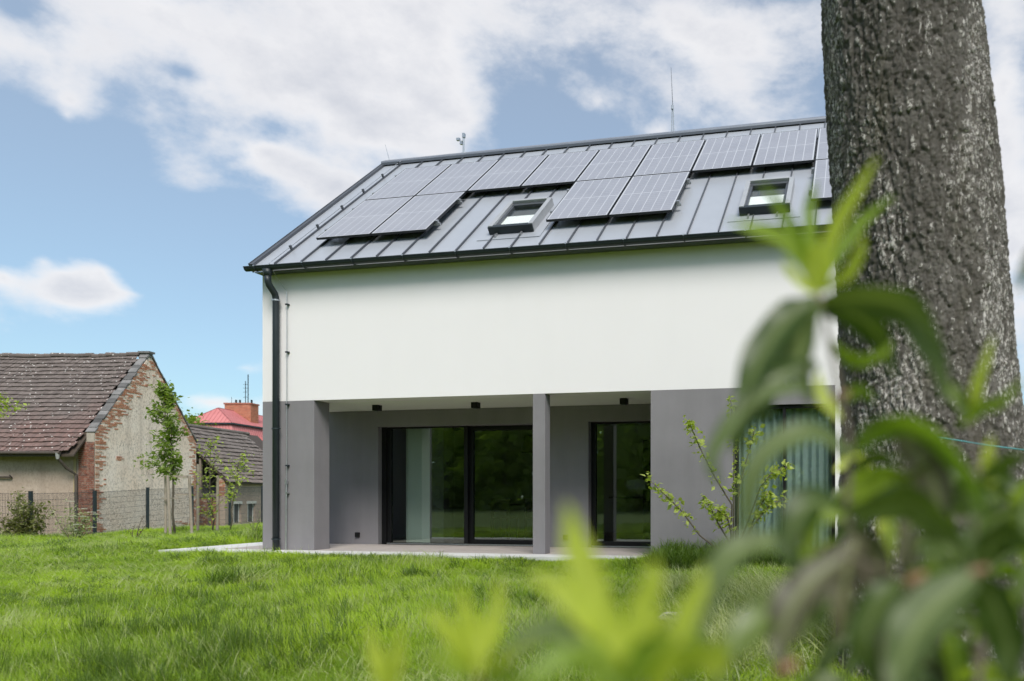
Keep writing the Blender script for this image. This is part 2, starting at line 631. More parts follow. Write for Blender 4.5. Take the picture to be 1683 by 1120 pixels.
def frame_bars(parent, x0, x1, z0, z1, y0, y1, w, mat=M_BLACK, wt=None, wb=None):
    mm = MB()
    wt = wt or w
    wb = wb or w
    mm.box(x0, x0 + w, y0, y1, z0, z1)
    mm.box(x1 - w, x1, y0, y1, z0, z1)
    mm.box(x0 + w, x1 - w, y0, y1, z1 - wt, z1)
    mm.box(x0 + w, x1 - w, y0, y1, z0, z0 + wb)
    return mm.build('door_frame', mat, parent, bevel=0.003)


def pane(parent, x0, x1, y, z0, z1):
    mm = MB()
    mm.box(x0, x1, y, y + 0.006, z0, z1)
    return mm.build('pane', M_GLASS, parent)


def door_part(name, x0, x1, z0, z1, y0, y1, w, wt=None, wb=None):
    d = frame_bars(house, x0, x1, z0, z1, y0, y1, w, M_BLACK, wt, wb)
    d.name = name
    wt = wt or w
    wb = wb or w
    pane(d, x0 + w, x1 - w, (y0 + y1) / 2, z0 + wb, z1 - wt)
    return d


boxo('door_frame', M_BLACK, house, D1[0] + 0.001, D1[0] + 0.10, FY - 0.03, FY + 0.12, 0.0, D1[2] - 0.001)
door_part('sliding_door', 1.205, 2.90, 0.0, 2.252, FY, FY + 0.07, 0.075, 0.022, 0.03)
door_part('sliding_door', 2.84, 4.548, 0.0, 2.252, FY + 0.075, FY + 0.145, 0.13, 0.085, 0.10)
door_part('glazed_door', 5.36, 6.775, 0.0, 2.27, FY, FY + 0.08, 0.085, 0.03, 0.10)
boxo('door_sill', M_STEEL, house, D1[0] + 0.12, D1[1] - 0.01, FY - 0.05, FY - 0.002, 0.0, 0.022)
boxo('door_sill', M_STEEL, house, D2[0] + 0.02, D2[1] - 0.02, FY - 0.05, FY - 0.002, 0.0, 0.022)
w3 = frame_bars(house, 8.292, 9.792, 0.06, 2.294, 0.05, 0.13, 0.05)
w3.name = 'floor_window'
pane(w3, 8.342, 9.02, 0.09, 0.11, 2.244)
pane(w3, 9.06, 9.742, 0.09, 0.11, 2.244)
boxo('mullion', M_BLACK, w3, 9.02, 9.06, 0.052, 0.128, 0.11, 2.244)
# small wall boxes
for sx in (0.665, 4.93):
    b = boxo('wall_socket', M_BLACK, house, sx - 0.045, sx + 0.045, YB - 0.035, YB - 0.001, 0.135, 0.225, bevel=0.006)
    boxo('socket_lid', M_BLACK, b, sx - 0.038, sx + 0.038, YB - 0.045, YB - 0.036, 0.145, 0.215, bevel=0.003)

# metal roof: one pan between each pair of standing seams
RM = Matrix.Translation((0, YE, ZE)) @ Matrix.Rotation(SL, 4, 'X')     # local x along eaves, y up the slope, z normal
LEN = math.hypot(YR - YE, ZR - ZE)
m = MB()
m.prism([(YE + 0.03, ZE - 0.06), (YR, ZR - 0.07), (2 * YR - YE - 0.03, ZE - 0.06), (2 * YR - YE - 0.03, ZE - 0.09), (YR, ZR - 0.13), (YE + 0.03, ZE - 0.09)], 'x', -0.0, XL)
roof = m.build('roof', M_ROOF, house)
seams = [-0.02, 0.441, 0.957] + [1.429 + 0.4757 * i for i in range(22)]
seams = [s for s in seams if s < XL - 0.1] + [XL + 0.02]
rnd = random.Random(4)
pan_id = 0
for a, b in zip(seams[:-1], seams[1:]):
    m = MB()
    # the pan is very slightly dished, as real sheet is
    nseg = 6
    cols = [a + 0.006 + (b - a - 0.012) * k / nseg for k in range(nseg + 1)]
    bow = [rnd.uniform(-0.003, 0.003) for _ in range(8)]
    vs, fs = [], []
    for j in range(8):
        for k, cxx in enumerate(cols):
            u = k / nseg
            vs.append(RM @ Vector((cxx, LEN * j / 7, 0.0 + bow[j] * 4 * u * (1 - u))))
    for j in range(7):
        for k in range(nseg):
            q = j * (nseg + 1) + k
            fs.append((q, q + 1, q + nseg + 2, q + nseg + 1))
    m.add(vs, fs)
    m.build('roof_pan', M_ROOF, roof, smooth=True)
for s in seams[1:-1]:
    m = MB()
    m.box(s - 0.006, s + 0.006, 0.0, LEN - 0.05, -0.01, 0.028, M=RM)
    m.box(s - 0.011, s + 0.008, 0.0, LEN - 0.05, 0.028, 0.033, M=RM)
    m.build('standing_seam', M_SEAM, roof)
m = MB()
m.box(-0.045, 0.03, -0.01, LEN, -0.09, 0.045, M=RM)
m.box(-0.055, -0.045, -0.01, LEN, -0.11, 0.055, M=RM)
m.build('verge_trim', M_SEAM, roof)
m = MB()
m.box(XL, XL + 0.06, -0.02, LEN, -0.12, 0.05, M=RM)
m.build('verge_trim', M_SEAM, roof)
m = MB()
m.prism([(YR - 0.16, ZR - 0.075), (YR - 0.155, ZR - 0.02), (YR, ZR + 0.075), (YR + 0.155, ZR - 0.02), (YR + 0.16, ZR - 0.075)], 'x', -0.06, XL + 0.06)
m.build('ridge_cap', M_RIDGE, roof)
m = MB()
m.prism([(YR - 0.175, ZR - 0.115), (YR - 0.175, ZR - 0.06), (YR - 0.13, ZR - 0.05), (YR - 0.1, ZR - 0.09)], 'x', -0.04, XL + 0.04)
m.build('ridge_trim', M_SEAM, roof)
# gutter: half-round trough with a rolled lip, brackets every 0.9 m
GY, GZ, GR = -0.285, 4.805, 0.060
m = MB()
prof = []
for k in range(13):
    a = math.pi + math.pi * k / 12
    prof.append((GY + GR * math.cos(a), GZ + GR * math.sin(a)))
inner = [(GY + (p[0] - GY) * 0.93, GZ + (p[1] - GZ) * 0.93) for p in prof][::-1]
m.prism(prof + inner, 'x', -0.07, XL + 0.08)
m.tube([(-0.07, GY - GR, GZ + 0.004), (XL + 0.08, GY - GR, GZ + 0.004)], 0.011, 8)
for ex in (-0.07, XL + 0.075):
    m.prism(prof, 'x', ex, ex + 0.005)
gut = m.build('gutter', M_ANTH, house, smooth=False)
for k in range(13):
    gx = 0.14 + k * 0.93
    m = MB()
    pr = [(GY + (GR + 0.007) * math.cos(math.pi + math.pi * q / 8), GZ + (GR + 0.007) * math.sin(math.pi + math.pi * q / 8)) for q in range(9)]
    m.tube([(gx, GY - GR - 0.014, GZ + 0.016)] + [(gx, *q) for q in pr] + [(gx, YE + 0.02, GZ + 0.01)], 0.008, 5)
    m.build('bracket', M_ANTH, gut)
    m = MB()
    m.box(gx - 0.012, gx + 0.012, GY - GR - 0.020, GY - GR + 0.006, GZ - 0.002, GZ + 0.02)
    m.build('clip', M_STEEL, gut)
boxo('eaves_board', M_SEAM, house, 0.0, XL, -0.18, -0.003, 4.752, 4.76)
# downpipe
m = MB()
px_ = 0.356
m.tube([(px_, GY, GZ - 0.05), (px_, GY, GZ - 0.16)], [0.085, 0.056], 14)
m.tube([(px_, GY, GZ - 0.15), (px_, GY, GZ - 0.24), (px_, GY + 0.03, GZ - 0.30), (px_, GY + 0.16, GZ - 0.42), (px_, -0.10, GZ - 0.50),
        (px_, -0.10, 4.0), (px_, -0.10, -0.12)], 0.054, 16)
pipe = m.build('downpipe', M_ANTH, house, smooth=True)
for cz in (4.28, 2.08, 0.19):
    m = MB()
    m.tube([(px_, -0.10, cz - 0.012), (px_, -0.10, cz + 0.012)], 0.061, 16)
    m.box(px_ - 0.085, px_ + 0.085, -0.10 - 0.008, -0.10 + 0.008, cz - 0.010, cz + 0.010)
    m.build('clamp', M_STEEL if cz > 4 else M_ANTH, pipe)
# lightning conductor: along the first seam, over the gutter, down the wall
m = MB()
ym = lambda t, h=0.075: RM @ Vector((0.441, t, h))
m.tube([ym(LEN - 0.1), ym(2.5), ym(0.05), (0.441, GY - 0.07, GZ + 0.03), (0.46, GY + 0.12, GZ - 0.2), (0.52, -0.045, 4.45), (0.525, -0.045, 3.9),
        (0.52, -0.045, 1.15)], 0.0055, 6)
m.tube([(0.515, -0.045, 1.2), (0.505, -0.045, -0.1)], 0.011, 8)
cond = m.build('lightning_conductor', M_STEEL, house)
for t in (0.55, 1.45, 2.35, 3.2, 4.05, 4.8):
    m = MB()
    m.box(0.425, 0.457, t - 0.02, t + 0.02, 0.03, 0.10, M=RM)
    m.build('holder', M_SEAM, cond)
for hz in (4.22, 3.4, 2.5, 1.45, 0.98):
    m = MB()
    m.box(0.495, 0.545, -0.055, -0.001, hz - 0.012, hz + 0.012)
    m.build('holder', M_ANTH if hz > 1.2 else M_STEEL, cond)
m = MB()
m.box(0.50, 0.53, -0.065, -0.025, 1.13, 1.21)
m.build('test_joint', M_STEEL, cond)


# roof windows
def skylight(xc, label):
    w, l = 0.78, 1.10
    t0 = (0.215 - YE) / math.cos(SL)          # distance up the slope of the lower edge
    t = thing('roof_window', label, 'skylight', RM @ Vector((xc, t0, 0.0)), 0, 'roof windows')
    t.rotation_euler = (SL, 0, 0)
    m = MB()
    m.box(-w / 2 - 0.16, w / 2 + 0.16, -0.22, l + 0.14, 0.002, 0.012)
    m.build('flashing', M_ROOF, t)
    m = MB()
    h = 0.15
    fw = 0.075
    m.box(-w / 2, -w / 2 + fw, 0, l, 0.012, h)
    m.box(w / 2 - fw, w / 2, 0, l, 0.012, h)
    m.box(-w / 2 + fw, w / 2 - fw, l - fw, l, 0.012, h + 0.015)
    m.build('frame', M_FRAMEALU, t, bevel=0.006)
    boxo('lower_trim', M_ANTH, t, -w / 2 + 0.002, w / 2 - 0.002, -0.035, 0.055, 0.014, h - 0.01, bevel=0.005)
    m = MB()
    iw = w / 2 - fw
    m.box(-iw, iw, l - fw - 0.085, l - fw - 0.002, 0.05, 0.115)
    m.box(-iw, -iw + 0.045, 0.056, l - fw - 0.086, 0.05, 0.108)
    m.box(iw - 0.045, iw, 0.056, l - fw - 0.086, 0.05, 0.108)
    m.box(-iw + 0.046, iw - 0.046, 0.056, 0.10, 0.05, 0.105)
    m.build('sash', M_SEAM, t, bevel=0.004)
    m = MB()
    m.box(-iw + 0.046, iw - 0.046, 0.10, l - fw - 0.087, 0.075, 0.081)
    m.build('pane', M_CLEAR, t)
    m = MB()
    m.box(-iw + 0.046, iw - 0.046, 0.10, 0.10 + 0.46, 0.066, 0.072)
    tag(m.build('blind', surf('blind_fabric', (0.84, 0.84, 0.84), None, rough=0.9), t), 'white blind behind the lower half')
    boxo('lining', M_INTD, t, -iw + 0.001, iw - 0.001, 0.51, l - fw - 0.001, 0.013, 0.018)
    for sx in (-0.24, 0.2):
        boxo('snow_hook', M_STEEL, t, sx - 0.012, sx + 0.012, -0.16, -0.06, 0.013, 0.05)
    return t


skylight(4.57, 'roof window between the two lower blocks of solar panels')
skylight(8.73, 'roof window nearest the tree trunk, half behind leaves')

# solar panels: one mesh shared by all
PW_, PL_ = 1.04, 1.755
PP = 0.7196
pm = MB()
pm.box(0.004, PW_ - 0.004, 0.004, PL_ - 0.004, 0.020, 0.0365)
me_panel = pm.mesh('cells', M_PANEL)
pf = MB()
pf.box(0, 0.012, 0, PL_, 0, 0.038)
pf.box(PW_ - 0.012, PW_, 0, PL_, 0, 0.038)
pf.box(0.012, PW_ - 0.012, 0, 0.012, 0, 0.038)
pf.box(0.012, PW_ - 0.012, PL_ - 0.012, PL_, 0, 0.038)
pf.box(0.012, PW_ - 0.012, 0.012, PL_ - 0.012, 0.004, 0.012)
me_pframe = pf.mesh('frame', M_PFRAME)
ORD = ['first', 'second', 'third', 'fourth', 'fifth', 'sixth', 'seventh', 'eighth', 'ninth', 'tenth']
PX0, PY0, PZ0 = 0.9458, 0.1671, 5.362


def solar(i, row, label):
    t = row * 1.775
    o = thing('solar_panel', label, 'solar panel', (PX0 + 1.06 * i, PY0 + t * math.cos(PP), PZ0 + t * math.sin(PP)), 0, 'roof solar panels')
    o.rotation_euler = (PP, 0, 0)
    link('cells', me_panel, o)
    link('frame', me_pframe, o)


for i in range(10):
    solar(i, 1, '%s solar panel from the left in the upper row under the ridge' % ORD[i] if i < 8 else
          ('upper row solar panel half cut off by the tree trunk' if i == 8 else 'upper row solar panel wholly behind the tree trunk'))
for i, lb in ((0, 'lower row solar panel at the far left, nearest the roof verge'), (1, 'lower row solar panel just left of the left roof window'),
              (4, 'lower row solar panel just right of the left roof window'), (5, 'right one of the middle pair of lower row solar panels'),
              (8, 'lower row solar panel right of the right roof window, by the trunk'), (9, 'lower row solar panel wholly behind the tree trunk')):
    solar(i, 0, lb)
PM = Matrix.Translation((PX0, PY0, PZ0)) @ Matrix.Rotation(PP, 4, 'X')
for row, spans in ((1, [(0, 10)]), (0, [(0, 2), (4, 6), (8, 10)])):
    for a, b in spans:
        for fy in (0.38, 1.36):
            m = MB()
            yy = row * 1.775 + fy
            m.box(a * 1.06 - 0.05, b * 1.06 + 0.05, yy - 0.02, yy + 0.02, -0.045, -0.004, M=PM)
            m.build('mounting_rail', M_STEEL, roof)
            for e in (b * 1.06 + 0.0, a * 1.06 - 0.025):
                m = MB()
                m.box(e - 0.02, e + 0.03, yy - 0.025, yy + 0.025, -0.02, 0.04, M=PM)
                m.build('end_clamp', M_STEEL, roof)

# masts on the ridge
m = MB()
m.tube([(0.05, YR, ZR + 0.02), (-0.066, YR, ZR + 0.42)], [0.006, 0.004], 6)
tag(m.build('lightning_rod', M_STEEL), 'short thin rod leaning at the left end of the ridge', 'lightning rod')
t = thing('weather_mast', 'short steel mast with small sensor arms on the ridge', 'mast', (1.822, YR, ZR + 0.03))
m = MB()
m.tube([(0, 0, 0), (0, 0, 0.42)], 0.02, 8)
m.build('pole', M_STEEL, t)
m = MB()
m.tube([(0, 0, 0.30), (-0.06, 0, 0.27), (-0.13, 0, 0.33)], 0.012, 6)
m.box(-0.16, -0.09, -0.03, 0.03, 0.31, 0.36)
m.box(-0.08, -0.03, -0.025, 0.025, 0.22, 0.29)
m.box(-0.02, 0.03, -0.03, 0.03, 0.36, 0.45)
m.build('sensor_arm', M_STEEL, t)
t = thing('lightning_mast', 'tall slender lightning mast standing on the middle of the ridge', 'lightning rod', (6.457, YR, ZR + 0.02))
m = MB()
m.tube([(-0.025, 0, 0), (-0.02, 0, 0.55)], 0.011, 8)
m.tube([(0.02, 0, 0), (0.005, 0, 0.55)], 0.011, 8)
m.build('mast_foot', M_STEEL, t)
m = MB()
m.tube([(0, 0, 0.45), (-0.04, 0, 1.36)], [0.008, 0.004], 6)
m.build('rod', M_SEAM, t)
m = MB()
m.tube([(-0.01, 0, 0.50), (-0.01, 0, 0.58)], 0.028, 8)
m.build('clamp', M_STEEL, t)

# ceiling spots of the loggia
for sx, lb in ((1.623, 'black cube ceiling spot nearest the corner column'), (3.562, 'black cube ceiling spot just left of the slim pillar'),
               (6.276, 'black cube ceiling spot right of the slim pillar')):
    t = thing('ceiling_spot', lb, 'ceiling light', (sx, 0.87, ZS + 0.003), 0, 'loggia ceiling spots')
    boxo('housing', M_BLACK, t, -0.06, 0.06, -0.06, 0.06, -0.10, 0.0, bevel=0.004)
    m = MB()
    m.tube([(0, 0, -0.112), (0, 0, -0.1005)], 0.042, 14)
    m.build('lens', M_SEAM, t)

# terrace: pale edging slabs along the front and left, warm paving inside
terr = boxo('terrace', M_TERR, None, -1.60, 6.90, -0.46, YB - 0.002, -0.2, -0.012)
tag(terr, kind='structure')
rnd = random.Random(9)
for k in range(9):
    x0 = -1.63 + k * 0.95
    x1 = min(x0 + 0.945, 6.93)
    boxo('edging_slab', M_TERR, terr, x0, x1, -0.50, -0.02 + 0.0, -0.10, 0.0 - rnd.random() * 0.002, bevel=0.003)
for k in range(3):
    boxo('edging_slab', M_TERR, terr, -1.63, -0.86, -0.014 + k * 0.76, 0.74 + k * 0.76, -0.10, 0.0 - rnd.random() * 0.002, bevel=0.003)
for j in range(3):
    for k in range(13):
        x0 = -0.85 + k * 0.6
        y0 = -0.014 + j * 0.556
        x1 = min(x0 + 0.596, 6.93)
        boxo('paving_tile', M_TILEFLOOR, terr, x0, x1, y0, min(y0 + 0.552, YB - 0.002), -0.06, 0.0 - rnd.random() * 0.002)

# inside the rooms, seen through the glass
boxo('partition', M_INTW, house, 1.50, 1.97, 2.02, 2.06, 0.016, 2.24)
tag(boxo('inner_pillar', M_INTD, house, 1.98, 2.26, 2.03, 2.40, 0.016, 2.56), 'dark pillar inside the living room')
boxo('partition', M_INTD, house, 7.0, 7.12, YB + 0.36, 2 * YR - tw - 0.01, 0.016, 2.60)


def chair(x, y, rz, label):
    t = thing('dining_chair', label, 'chair', (x, y, 0.016), rz, 'dining chairs')
    boxo('seat', M_DWOOD, t, -0.21, 0.21, -0.21, 0.21, 0.43, 0.47, bevel=0.01)
    boxo('backrest', M_DWOOD, t, -0.21, 0.21, 0.19, 0.225, 0.58, 0.86, bevel=0.01)
    for sx in (-1, 1):
        for sy in (-1, 1):
            boxo('leg', M_DWOOD, t, sx * 0.19 - 0.018, sx * 0.19 + 0.018, sy * 0.19 - 0.018, sy * 0.19 + 0.018, 0, 0.43 if sy < 0 else 0.86)


t = thing('dining_table', 'dark dining table inside behind the sliding door', 'table', (3.2, 4.3, 0.016))
boxo('table_top', M_DWOOD, t, -0.95, 0.95, -0.45, 0.45, 0.71, 0.75, bevel=0.008)
for sx in (-1, 1):
    for sy in (-1, 1):
        boxo('leg', M_DWOOD, t, sx * 0.88 - 0.03, sx * 0.88 + 0.03, sy * 0.38 - 0.03, sy * 0.38 + 0.03, 0, 0.71)
chair(2.75, 3.65, math.pi, 'dark dining chair on the left before the table')
chair(3.5, 3.65, math.pi, 'dark dining chair on the right before the table')
t = thing('pendant_lamp', 'dark conical pendant lamp shade hanging inside behind the sliding door', 'lamp', (3.55, 3.3, 2.55))
m = MB()
m.tube([(0, 0, 0), (0, 0, -0.36)], 0.008, 6)
m.build('cord', M_BLACK, t)
m = MB()
n_ = 28
m.add([(r * math.cos(2 * math.pi * k / n_), r * math.sin(2 * math.pi * k / n_), z) for r, z in ((0.17, -0.36), (0.24, -0.72)) for k in range(n_)],
      [(k, (k + 1) % n_, n_ + (k + 1) % n_, n_ + k) for k in range(n_)])
m.build('lamp_shade', M_DWOOD, t, smooth=True)
t = thing('kitchen_cabinet', 'tall dark cabinet with white box inside behind the narrow glazed door', 'cabinet', (5.95, 4.2, 0.016))
boxo('carcass', M_INTD, t, -0.3, 0.3, 0, 0.6, 0, 2.1)
boxo('white_box', M_INTW, t, -0.55, -0.15, -0.35, -0.1, 1.05, 1.25)
boxo('worktop', M_INTD, t, -0.9, 0.9, -0.5, -0.02, 0.86, 0.90)


def curtain(name, label, x0, x1, y, z0, z1, folds, amp):
    m = MB()
    n = folds * 10
    vs, fs = [], []
    rr = random.Random(3)
    ph = 0.0
    for i in range(n + 1):
        u = i / n
        ph += 2 * math.pi * folds / n * rr.uniform(0.6, 1.4)
        for z in (z0, (z0 + z1) / 2, z1):
            vs.append((x0 + (x1 - x0) * u, y + amp * math.sin(ph), z))
    for i in range(n):
        for j in range(2):
            q = i * 3 + j
            fs.append((q, q + 3, q + 4, q + 1))
    m.add(vs, fs)
    return tag(m.build(name, M_CURT, None, smooth=True), label, 'curtain')


curtain('curtain', 'pale blue-grey pleated curtain behind the floor window near the trunk', 8.33, 9.76, 0.20, 0.08, 2.29, 12, 0.032)
m = MB()
m.tube([(1.42, FY + 0.35, 0.016), (1.42, FY + 0.35, 2.5)], 0.035, 10)
tag(m.build('floor_lamp_pole', M_INTW), 'slim white pole just inside the left sliding door', 'pole')

# ------------------------------------------------------------------ the old barn and its neighbours
def brick_mat(name, c1, c2, c3):
    n = NT(name)
    t = n.attr('tint')
    col = n.mix(n.rng(t, 0.0, 0.6), c1, c2)
    col = n.mix(n.rng(t, 0.72, 1.0), col, c3)
    col = n.mix(n.rng(n.noise(n.world(), 9, 5, 0.65), 0.45, 0.75, 0, 0.5), col, (0.42, 0.36, 0.30))
    return n.done(n.principled(col, 0.9, 0, n.bump(n.noise(n.coord(), 60, 3), 0.4, 0.006), 0.2))


M_BRICK = brick_mat('old_brick', (0.36, 0.125, 0.07), (0.46, 0.20, 0.115), (0.60, 0.45, 0.36))
M_DBRICK = brick_mat('pier_brick', (0.17, 0.060, 0.045), (0.25, 0.095, 0.065), (0.10, 0.055, 0.05))
M_MORTAR = surf('mortar', (0.42, 0.37, 0.31), (0.30, 0.26, 0.215), 8, 0.95, 0.5, 50, 0.01)


def old_plaster(name, base, pale, dark, amount, speck=True):
    """roughcast render: pale patches, dark pits where the coat has come off"""
    n = NT(name)
    vec = n.world()
    col = n.mix(n.rng(n.noise(vec, 0.7, 6, 0.65), 0.35, 0.65), base, pale)
    st = n.noise(n.world((2.5, 2.5, 0.2)), 0.9, 4, 0.6)
    col = n.mix(n.rng(st, 0.5, 0.75, 0, 0.35), col, dark)
    grain = n.noise(n.world((1, 1, 0.55)), 13.0, 5, 0.8)
    if speck:
        patch = n.noise(vec, 0.8, 3, 0.5)
        f = n.math('MULTIPLY', n.rng(grain, 0.50, 0.57), n.rng(patch, 0.30, 0.62, 0.35, 1.0))
        col = n.mix(n.math('MULTIPLY', f, amount), col, dark)
    return n.done(n.principled(col, 0.95, 0, n.bump(grain, 0.6, 0.03), 0.1))


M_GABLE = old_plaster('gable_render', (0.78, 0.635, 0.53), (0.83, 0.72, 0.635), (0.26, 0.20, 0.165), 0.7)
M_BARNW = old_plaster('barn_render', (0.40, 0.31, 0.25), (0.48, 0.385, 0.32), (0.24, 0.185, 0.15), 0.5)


def tile_mat(name, c_lo, c_hi, spots, zlo, zhi):
    n = NT(name)
    g = n.N.new('ShaderNodeNewGeometry')
    sp = n.N.new('ShaderNodeSeparateXYZ')
    n.L.new(g.outputs['Position'], sp.inputs[0])
    hz = n.math('ADD', sp.outputs[2], n.rng(n.noise(n.world(), 0.35, 4), 0.3, 0.7, -1.6, 1.6))
    col = n.mix(n.rng(hz, zlo, zhi), c_lo, c_hi)       # weathered grey near the ridge, redder tiles lower down
    col = n.mix(n.rng(n.attr('tint'), 0, 1, 0.0, 0.55), col, (0.085, 0.070, 0.066))
    li = n.voro(n.world(), 4.5)
    col = n.mix(n.math('MULTIPLY', n.math('LESS_THAN', li, 0.15), n.math('GREATER_THAN', n.noise(n.world(), 0.9, 2), spots)), col, (0.66, 0.63, 0.60))
    li2 = n.noise(n.world(), 12, 4, 0.7)
    col = n.mix(n.rng(li2, 0.55, 0.75, 0, 0.5), col, (0.30, 0.275, 0.25))
    return n.done(n.principled(col, 0.9, 0, n.bump(n.noise(n.world(), 20, 3), 0.3, 0.01), 0.15))


M_TILE = tile_mat('barn_tiles', (0.20, 0.128, 0.115), (0.172, 0.142, 0.132), 0.46, 3.6, 6.2)
M_TILE2 = tile_mat('shed_tiles', (0.20, 0.165, 0.15), (0.19, 0.165, 0.155), 0.58, 2, 6)
M_IRON = surf('old_iron', (0.06, 0.05, 0.045), (0.10, 0.075, 0.06), 10, 0.8)
M_ZINC = surf('weathered_zinc', (0.40, 0.40, 0.39), (0.28, 0.27, 0.26), 8, 0.6, metal=0.3)


def tile_field(mb, org, ex, es, en, ncol, wcol, nrow, hrow, rr, sag=None):
    """flat clay tiles lapped in rows: org eaves corner, ex along eaves, es up the slope, en normal"""
    org, ex, es, en = Vector(org), Vector(ex), Vector(es), Vector(en)
    for j in range(nrow):
        off = (j % 2) * 0.5 * wcol
        for i in range(ncol):
            x0 = i * wcol + off
            g = 0.006
            lift = rr.uniform(0, 0.012)
            sl = rr.uniform(-0.02, 0.02)
            s0 = j * hrow + sl
            dz = sag(x0, j) if sag else 0.0
            a = org + ex * (x0 + g) + es * s0 + en * (0.075 + lift + dz)
            b = org + ex * (x0 + wcol - g) + es * s0 + en * (0.075 + lift + rr.uniform(-0.010, 0.010) + dz)
            c = b + es * (hrow + 0.05) - en * 0.070
            d = a + es * (hrow + 0.05) - en * 0.070
            dn = -en * 0.045
            mb.add([a, b, c, d, a + dn, b + dn], [(0, 1, 2, 3), (4, 5, 1, 0), (4, 0, 3), (5, 2, 1)], rr.random())


def bricks_rect(mb, axis, x0, x1, z0, z1, face, depth, rr, keep=1.0, bw=0.25, bh=0.078):
    """running-bond bricks on a wall face; axis 'y' = face looks towards -y, 'x' = face looks towards +x"""
    z = z0
    row = 0
    while z < z1 - 0.01:
        x = x0 - (row % 2) * bw * 0.5
        while x < x1:
            a, b = max(x, x0), min(x + bw - 0.018, x1)
            if b - a > 0.03 and rr.random() < keep:
                dd = depth + rr.uniform(-0.008, 0.008)
                if axis == 'y':
                    mb.box(a, b, face - dd, face + 0.02, z, min(z + bh - 0.02, z1), rr.random())
                else:
                    mb.box(face - 0.02, face + dd, a, b, z, min(z + bh - 0.02, z1), rr.random())
            x += bw
        z += bh
        row += 1


